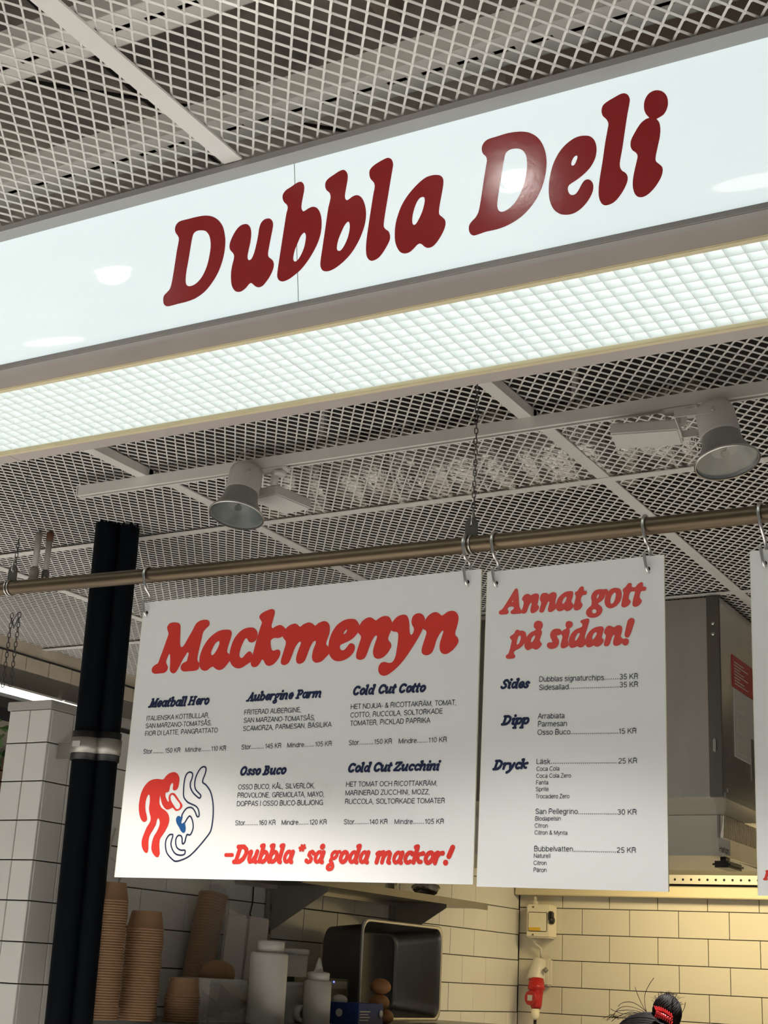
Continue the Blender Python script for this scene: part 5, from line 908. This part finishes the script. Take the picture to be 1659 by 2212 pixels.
# little black device
a = onx(700, 2200, -3.30); b = onx(750, 2200, -3.30); t = thing('black_device', 'black counter device with a tiny blue light behind the squeeze bottle', 'device', ((a[0]+b[0])/2, (a[1]+b[1])/2, ZS)); zt3 = onx(725, 2114, -3.3)[2]
MB().box((-3.44, a[1], ZS+.035), (-3.30, b[1], zt3)).out('device_body', 'black', t, .006); MB().box((-3.43, a[1]+.01, ZS+.001), (-3.305, b[1]-.01, ZS+.035)).out('device_base', 'white_plastic', t, .003)
MB().box((-3.3002, a[1]+.02, zt3-.04), (-3.298, b[1]-.02, zt3-.010)).out('display_bar', 'grey_dark', t); q = onx(721, 2121, -3.298); MB().ball(tuple(q), .004, 10, 6).out('indicator', 'ledblue', t)
MB().box((-3.3002, a[1]+.01, ZS+.05), (-3.2985, b[1]-.012, zt3-.055)).out('door_panel', 'black', t, .001)
# blue carton
t = thing('glove_box', 'blue cardboard carton with pale print at the front of the shelf', 'carton', (-3.13, onx(790, 2200, -3.13)[1], ZS)); ya, yc, yb = onx(768, 2180, -3.12)[1]-.0, onx(775, 2165, -3.12)[1], onx(829, 2165, -3.12)[1]; zb_ = onx(800, 2168, -3.12)[2]
MB().box((-3.30, yc, ZS+.001), (-3.12, yb, zb_)).out('carton_body', 'boxblue', t, .002)
pb = Plane((-3.12, yc, ZS), (0, 1, 0), (0, 0, 1), .0012, lambda x, y: atx(x, y, -3.12)); acc = MB()
for k in range(4): acc.add([pb.world(yc*0+.012, zb_-ZS-.03-.011*k-.0), pb.world(.012+.085-.015*(k % 2), zb_-ZS-.03-.011*k), pb.world(.012+.085-.015*(k % 2), zb_-ZS-.034-.011*k), pb.world(.012, zb_-ZS-.034-.011*k)], [(0, 3, 2, 1)])
link('pale_print', acc.mesh('pale_print'), 'socket_grey', t)
for nm, c in (('round_label', (-3.1185, yb-.022, ZS+.045)),): MB().lathe(c, (1, 0, 0), [(0, 0), (0, .016), (.0005, .016), (.0005, 0)], 22, caps=(False, False)).out(nm, 'placard', t)
MB().lathe((-3.21, yc-.0012, ZS+.045), (0, -1, 0), [(0, 0), (0, .016)], 22, caps=(False, False)).out('round_label', 'placard', t)
MB().ball((-3.23, yc+.03, zb_+.008), (.035, .03, .022), 12, 8).out('tissue', 'paper', t)
# bread rolls
for k, (px, py, lb) in enumerate(((822, 2133, 'brown bread roll on top of the pile at the steel pan'), (819, 2167, 'brown bread roll in the middle of the pile'), (828, 2198, 'pale brown bread roll at the bottom of the pile'))):
    c = onx(px, py, -3.22); tag(MB().ball(tuple(c), (.045, .048, .0375), 18, 12, f=lambda q: np.array([q[0], q[1], q[2]*(1 if q[2] > 0 else .75)])).out('bread_roll', 'bread'), lb, 'bread roll', 'bread rolls piled by the steel pan')
# steel pan on its side, mouth towards +X
t = thing('steel_pan', 'deep stainless steel kitchen pan standing on its side', 'pan', (-3.45, 6.2, ZS))
XM = -3.33
cy0, cy1 = 5.715, 6.50; zt4 = 1.856; zb4 = ZS+.0
def rrect(y0_, y1_, z0_, z1_, r, x): 
    out = []
    for (cy_, cz_, a0) in ((y1_-r, z1_-r, 0), (y0_+r, z1_-r, 90), (y0_+r, z0_+r, 180), (y1_-r, z0_+r, 270)):
        for k in range(6): a = math.radians(a0+18*k); out.append((x, cy_+r*math.cos(a), cz_+r*math.sin(a)))
    return out
def loft(rings, closed_end=True):
    mb = MB(); n = len(rings[0]); vs = [p for r_ in rings for p in r_]
    fs = [(i*n+j, i*n+(j+1) % n, (i+1)*n+(j+1) % n, (i+1)*n+j) for i in range(len(rings)-1) for j in range(n)]
    if closed_end: fs.append(tuple((len(rings)-1)*n+j for j in range(n)))
    return mb.add(vs, fs[:-1] if closed_end else fs, 0, True).add([vs[i] for i in fs[-1]], [tuple(range(n))]) if closed_end else mb.add(vs, fs, 0, True)
loft([rrect(cy0+.02, cy1-.02, zb4+.02, zt4-.02, .05, XM), rrect(cy0+.028, cy1-.028, zb4+.028, zt4-.028, .05, XM-.02), rrect(cy0+.045, cy1-.045, zb4+.045, zt4-.045, .06, XM-.22), rrect(cy0+.06, cy1-.06, zb4+.06, zt4-.06, .06, XM-.235)]).out('pan_body', 'steel_dark', t)
loft([rrect(cy0+.012, cy1-.012, zb4+.010, zt4-.012, .035, XM-.012), rrect(cy0+.006, cy1-.006, zb4+.006, zt4-.006, .04, XM-.003), rrect(cy0+.010, cy1-.010, zb4+.010, zt4-.010, .045, XM+.003), rrect(cy0+.020, cy1-.020, zb4+.020, zt4-.020, .05, XM-.001)], False).out('rolled_rim', 'steel', t)
# cables by the wall
for k, (pts, m, lb) in enumerate((([(548, 1912), (546, 1950), (540, 1975), (545, 1985)], 'black', 'black cable hanging below the shelf near the paper'), ([(250, 1790), (238, 1830), (236, 1850), (262, 1872)], 'white_plastic', 'thin white cable curling left of the large board'), ([(232, 1917), (250, 1912), (262, 1898), (255, 1870)], 'white_plastic', 'thin white cable looping under the corner of the large board'))):
    tag(MB().tube([atx(x, y, -3.750) for x, y in pts], .003, 6).out('cable', m), lb, 'cable')
# ------------------------------------------------------------------ isolator switch and red plug on the back wall
k_ = lambda x, y: aty(1060+x/2.77, 1850+y/2.77, 8.25)
a = k_(220, 485); b = k_(368, 290); t = thing('isolator_switch', 'ivory power switch box with black knob in the tiled corner', 'switch', ((a[0]+b[0])/2, 8.28, a[2]))
MB().box((a[0], 8.225, a[2]), (b[0], 8.327, b[2])).out('switch_body', 'ivory', t, .008)
MB().box((a[0]+.015, 8.219, a[2]+.035), (b[0]-.02, 8.226, b[2]-.045)).out('front_cover', 'ivory', t, .004)
MB().box((a[0]+.022, 8.216, a[2]+.040), (a[0]+.096, 8.2195, a[2]+.058)).out('warning_strip', 'yellow', t)
for q in ((a[0]+.045, a[2]+.016), (a[0]+.045, b[2]-.016)): MB().lathe((q[0], 8.225, q[1]), (0, -1, 0), [(0, .006), (.003, .005)], 10).out('screw', 'steel_dark', t)
kz = (a[2]+b[2])/2; MB().box((b[0]-.012, 8.214, kz+.0), (b[0]+.010, 8.262, kz+.058)).out('knob', 'black', t, .006); MB().lathe((b[0]-.002, 8.236, kz+.006), (1, -.1, 0), [(0, .024), (.014, .023), (.02, .016), (.021, .002)], 18).out('knob_grip', 'black', t)
mx = a[0]+.035; MB().lathe((mx, 8.275, b[2]), (0, 0, 1), [(0, .02), (.02, .02), (.022, .012), (.04, .011)], 10).out('cable_gland', 'socket_grey', t)
MB().lathe((mx, 8.275, a[2]), (0, 0, -1), [(0, .02), (.016, .018), (.03, .011)], 10).out('cable_gland', 'socket_grey', t)
tag(MB().tube([(mx, 8.275, b[2]+.03), (mx, 8.275, 2.12)], .009, 10).out('conduit', 'socket_grey'), 'grey conduit rising from the ivory switch to the strip', 'conduit')
c1_ = k_(290, 600); tag(MB().tube([(mx, 8.275, a[2]-.02), (mx+.006, 8.275, a[2]-.035), (c1_[0], 8.275, a[2]-.06), (c1_[0]+.004, 8.275, c1_[2]-.01)], .0085, 10).out('supply_cable', 'white_plastic'), 'short white cable between the switch and the red plug', 'cable')
def sk(x, y, Y=8.22): return aty(1060+x/3.967, 1892+y/3.967, Y)
t = thing('power_socket', 'grey wall socket with a red round industrial plug hanging in it', 'socket', tuple(sk(410, 900, 8.28)))
s0, s1 = sk(420, 716, 8.265), sk(384, 900, 8.225); axs = s1-s0; Ls = np.linalg.norm(axs)
MB().lathe(s0, axs, [(0, .030), (.004, .040), (Ls*.45, .047), (Ls*.9, .053), (Ls, .054), (Ls+.002, .046)], 30).out('socket_body', 'socket_grey', t)
f0, f1 = sk(430, 705, 8.318), sk(528, 950, 8.318)
MB().box((f0[0]-.03, 8.275, f1[2]), (f1[0], 8.328, f0[2])).out('back_plate', 'socket_grey', t, .010)
m0 = sk(470, 806, 8.2); MB().lathe(m0, (.35, -1, .1), [(-.012, .019), (.0, .018), (.001, .001)], 4).out('grip_recess', 'grey_dark', t)
g0, g1 = sk(392, 898, 8.215), sk(388, 1140, 8.185); axg = g1-g0; Lg = np.linalg.norm(axg)
MB().lathe(g0, axg, [(-.01, .044), (.03, .046), (.034, .050), (.05, .050), (.054, .043), (Lg*.6, .037), (Lg*.9, .033), (Lg, .026)], 28).out('plug_body', 'plug_red', t)
h0 = sk(350, 930, 8.17); MB().box((h0[0]-.015, 8.155, h0[2]-.03), (h0[0]+.02, 8.20, h0[2]+.016)).out('lid_hinge', 'plug_red', t, .005)
d0 = sk(336, 1045, 8.150); dn = np.array([-.28, -1, .05]); dn /= np.linalg.norm(dn)
MB().lathe(d0, -dn, [(0, .040), (.003, .042), (.016, .042), (.020, .036)], 30).out('plug_lid', 'plug_red', t)
e1_ = np.cross([0, 0, 1], dn); e1_ /= np.linalg.norm(e1_); e2_ = np.cross(dn, e1_); q_ = d0+dn*.0012; MB().add([q_+e1_*a_*.018+e2_*b_*.016 for a_, b_ in ((-1, -1), (1, -1), (1, 1), (-1, 1))], [(0, 1, 2, 3)]).out('lid_sticker', 'placard', t, fixn=False)
e0 = sk(382, 1138, 8.185); MB().lathe(e0, (0, 0, -1), [(0, .026), (.03, .024), (.034, .026), (.052, .022), (.062, .014)], 16).out('plug_gland', 'ivory', t)
MB().tube([e0-[0, 0, .055], (e0[0]-.004, 8.185, 1.2), (e0[0]+.01, 8.2, .6), (e0[0]+.03, 8.25, .1)], .0095, 8).out('power_cord', 'black', t)
# ------------------------------------------------------------------ person at the counter, seen only by the top of the head
hc = aty(1392, 2235, 4.2)           # crown of the head in the photo
HX_, HY_ = hc[0], 4.2; HZ = 1.404   # head centre height
man = thing('person', 'person with black hair in a bun and red claw clip, only the crown in view', 'person', (HX_, HY_, 0))
def skin(name, joints, edges, m, root=0, sub=2):
    me = bpy.data.meshes.new(name); me.from_pydata([j[0] for j in joints], edges, []); o = bpy.data.objects.new(name, me); C.objects.link(o)
    md = o.modifiers.new('skin', 'SKIN'); md.use_smooth_shade = True
    for i, j in enumerate(joints): r = j[1]; me.skin_vertices[0].data[i].radius = r if isinstance(r, tuple) else (r, r)
    me.skin_vertices[0].data[root].use_root = True
    s = o.modifiers.new('sub', 'SUBSURF'); s.levels = sub; s.render_levels = sub
    dg = bpy.context.evaluated_depsgraph_get(); m2 = bpy.data.meshes.new_from_object(o.evaluated_get(dg)); bpy.data.objects.remove(o)
    return m2
# the person faces -X: local forward f=(-1,0), left l=(0,-1)
def W(f_, l_, z): return (HX_+.02-f_, HY_-l_, z)
s_ = 1.57/1.7
J = [(W(0, 0, .92*s_), (.155, .115)), (W(.0, 0, 1.10*s_), (.13, .10)), (W(-.01, 0, 1.28*s_), (.16, .11)), (W(-.01, 0, 1.40*s_), (.12, .085)), (W(.0, 0, 1.47*s_), .055), (W(.01, 0, 1.53*s_), .052),
     (W(-.01, .17, 1.38*s_), .055), (W(-.02, .22, 1.12*s_), .042), (W(.16, .20, .98*s_), .033), (W(.23, .17, 1.0*s_), .026),
     (W(-.01, -.17, 1.38*s_), .055), (W(-.02, -.22, 1.12*s_), .042), (W(.16, -.20, .98*s_), .033), (W(.23, -.17, 1.0*s_), .026),
     (W(0, .09, .82*s_), .085), (W(.02, .10, .48*s_), .055), (W(0, .10, .09*s_), .038), (W(.12, .11, .035), .032),
     (W(0, -.09, .82*s_), .085), (W(.02, -.10, .48*s_), .055), (W(0, -.10, .09*s_), .038), (W(.12, -.11, .035), .032)]
Ed = [(0, 1), (1, 2), (2, 3), (3, 4), (4, 5), (3, 6), (6, 7), (7, 8), (8, 9), (3, 10), (10, 11), (11, 12), (12, 13), (0, 14), (14, 15), (15, 16), (16, 17), (0, 18), (18, 19), (19, 20), (20, 21)]
n0 = len(J)
for sd_ in (1, -1):
    for k, (dx, dl, L) in enumerate(((.05, .024, .072), (.055, .008, .082), (.055, -.008, .078), (.05, -.022, .062))):
        i = len(J); b0 = W(.23+dx, sd_*.17+dl, 1.0*s_); J += [(b0, .0095), (W(.23+dx+L*.5, sd_*.17+dl*1.1, 1.0*s_-.008), .0085), (W(.23+dx+L, sd_*.17+dl*1.1, 1.0*s_-.026), .0075)]; Ed += [(9 if sd_ > 0 else 13, i), (i, i+1), (i+1, i+2)]
    i = len(J); J += [(W(.25, sd_*.17-sd_*.034, 1.0*s_), .011), (W(.285, sd_*.17-sd_*.05, 1.0*s_-.008), .009)]; Ed += [(9 if sd_ > 0 else 13, i), (i, i+1)]
body = link('body', skin('body', J, Ed, 'shirt'), ('shirt', 'skin'), man)
for p in body.data.polygons:
    c = body.data.vertices[p.vertices[0]].co; 
    if c.z > 1.44*s_ or (c.x < -.16 and c.z > .5): p.material_index = 1
def headf(q):
    x, y, z = q; fx = -x    # forward amount
    r = 1.0; 
    if z < -.1: r *= 1-.22*(-z-.1)
    if fx > .2 and z < .35: r *= 1-.05*abs(y)
    return np.array([x*r, y*r*(1-.12*max(0, -z)), z])
MB().ball((HX_, HY_, HZ), (.098, .078, .118), 32, 24, f=headf).out('head', 'skin', man)
MB().ball((HX_-.104, HY_, HZ-.022), (.018, .013, .022), 12, 8).out('nose', 'skin', man)
for s2 in (-1, 1):
    MB().ball((HX_-.086, HY_+s2*.032, HZ+.004), (.012, .015, .009), 12, 8).out('eye', 'white_plastic', man); MB().ball((HX_-.0965, HY_+s2*.032, HZ+.004), (.003, .006, .006), 10, 6).out('iris', 'black', man)
    MB().ball((HX_+.004, HY_+s2*.079, HZ-.01), (.018, .009, .03), 12, 8).out('ear', 'skin', man); MB().ball((HX_-.089, HY_+s2*.032, HZ+.024), (.006, .02, .004), 10, 6).out('eyebrow', 'hair', man)
MB().ball((HX_-.088, HY_, HZ-.062), (.012, .026, .009), 12, 8).out('mouth', 'lips', man)
def hairf(q):
    x, y, z = q
    f_ = min(1, max(0, (-x-.1)*2))*min(1, max(0, (.35-z)*2)); return np.array([x*(1-.2*f_), y*(1-.1*f_), z])
hb = MB(); hb.ball((HX_+.014, HY_, HZ+.018), (.112, .093, .118), 40, 28, f=hairf)
for k in range(300):      # combed strands lying over the skull towards the bun
    a = -1.45+2.9*k/299; P = []; jit = random.uniform(1.0, 1.035)
    for j in range(12):
        t_ = j/11; th = math.radians(12+150*t_); w_ = math.sin(a)*math.sin(th)
        P.append((HX_+.014-.113*jit*math.cos(th), HY_+.094*jit*w_, HZ+.018+.119*jit*math.sin(th)*math.sqrt(max(0, 1-w_*w_*.98))))
    hb.tube(P, .0011, 4, cap=False)
hb.out('hair', 'hair', man, fixn=False)
bc_ = aty(1441, 2186, 4.2)
bn = MB(); bn.ball((bc_[0], HY_, bc_[2]), (.041, .040, .048), 24, 16)
axb = np.array([-.45, -.35, .82]); axb /= np.linalg.norm(axb); e1 = np.cross(axb, [0, 1, 0]); e1 /= np.linalg.norm(e1); e2 = np.cross(axb, e1)
for k in range(56):     # hair wound round the bun
    th = math.radians(10+2.8*k+random.uniform(-3, 3)); P = []; tl = random.uniform(-.25, .25)
    for j in range(25): t_ = 2*math.pi*j/24; q = (e1*math.cos(t_)+e2*math.sin(t_))*math.sin(th)+axb*(math.cos(th)+tl*math.cos(t_)*math.sin(th)); q /= np.linalg.norm(q); P.append(np.array([bc_[0], HY_, bc_[2]])+q*np.array([.041, .040, .048])*1.0)
    bn.tube(P, .0016, 4, cap=False)
for k in range(60):   # loose tips of the bun
    a = random.uniform(0, 6.28); e = random.uniform(.4, 1.5); d = np.array([math.cos(a)*math.cos(e), math.sin(a)*math.cos(e), math.sin(e)]); p0 = np.array([bc_[0], HY_, bc_[2]+.004])+d*.040
    p1 = p0+d*random.uniform(.006, .014); p2 = p1+np.array([random.uniform(-.006, .016), random.uniform(-.01, .01), random.uniform(-.004, .004)]); bn.tube([p0, p1, p2], [.0008, .0006, .0002], 3, cap=False)
bn.out('hair_bun', 'hair', man, fixn=False)
cl = MB(); q0 = aty(1418, 2188, 4.15); q1 = aty(1452, 2204, 4.15)
for row in (0, 1):
    for k in range(9):
        t_ = k/8; b_ = q0+(q1-q0)*t_+np.array([0, 0, .004*math.sin(math.pi*t_)+(.008 if row == 0 else -.004)]); tp = b_+np.array([-.004+.003*k/8, -.004, .011 if row == 0 else -.009]); cl.tube([b_, (b_+tp)/2+np.array([0, -.004, 0]), tp], [.0026, .0022, .001], 6)
cl.tube([q0+np.array([0, 0, .002]), (q0+q1)/2+np.array([0, -.006, .004]), q1], .0042, 8); cl.out('claw_clip', 'clip', man, fixn=False)
wp = MB()   # flyaway wisps
for px in ([(1400,2192),(1392,2160),(1398,2135),(1415,2112)], [(1400,2190),(1388,2172),(1378,2150),(1372,2132)], [(1398,2190),(1385,2176),(1365,2165),(1345,2166),(1336,2176)], [(1398,2192),(1380,2180),(1355,2174),(1335,2180),(1325,2200)], [(1400,2196),(1380,2188),(1345,2190),(1318,2178)], [(1398,2194),(1376,2184),(1350,2182),(1330,2186)], [(1396,2200),(1366,2186),(1335,2196),(1322,2208)], [(1470,2192),(1478,2178),(1480,2165)], [(1440,2158),(1450,2148),(1464,2150)]):
    P = [aty(x, y, 4.2+.01*math.sin(i*2.1)) for i, (x, y) in enumerate(px)]; wp.tube(crom(P, 4)[:-4], .0010, 4, cap=False)
for k in range(30):
    x0_ = random.uniform(1330, 1400); P = [aty(x0_, 2196+8*random.random(), 4.2), aty(x0_-8-8*random.random(), 2188+8*random.random(), 4.2), aty(x0_-22-14*random.random(), 2196+10*random.random(), 4.2)]; wp.tube(P, .0004, 3, cap=False)
wp.out('hair_wisps', 'hair', man, fixn=False)
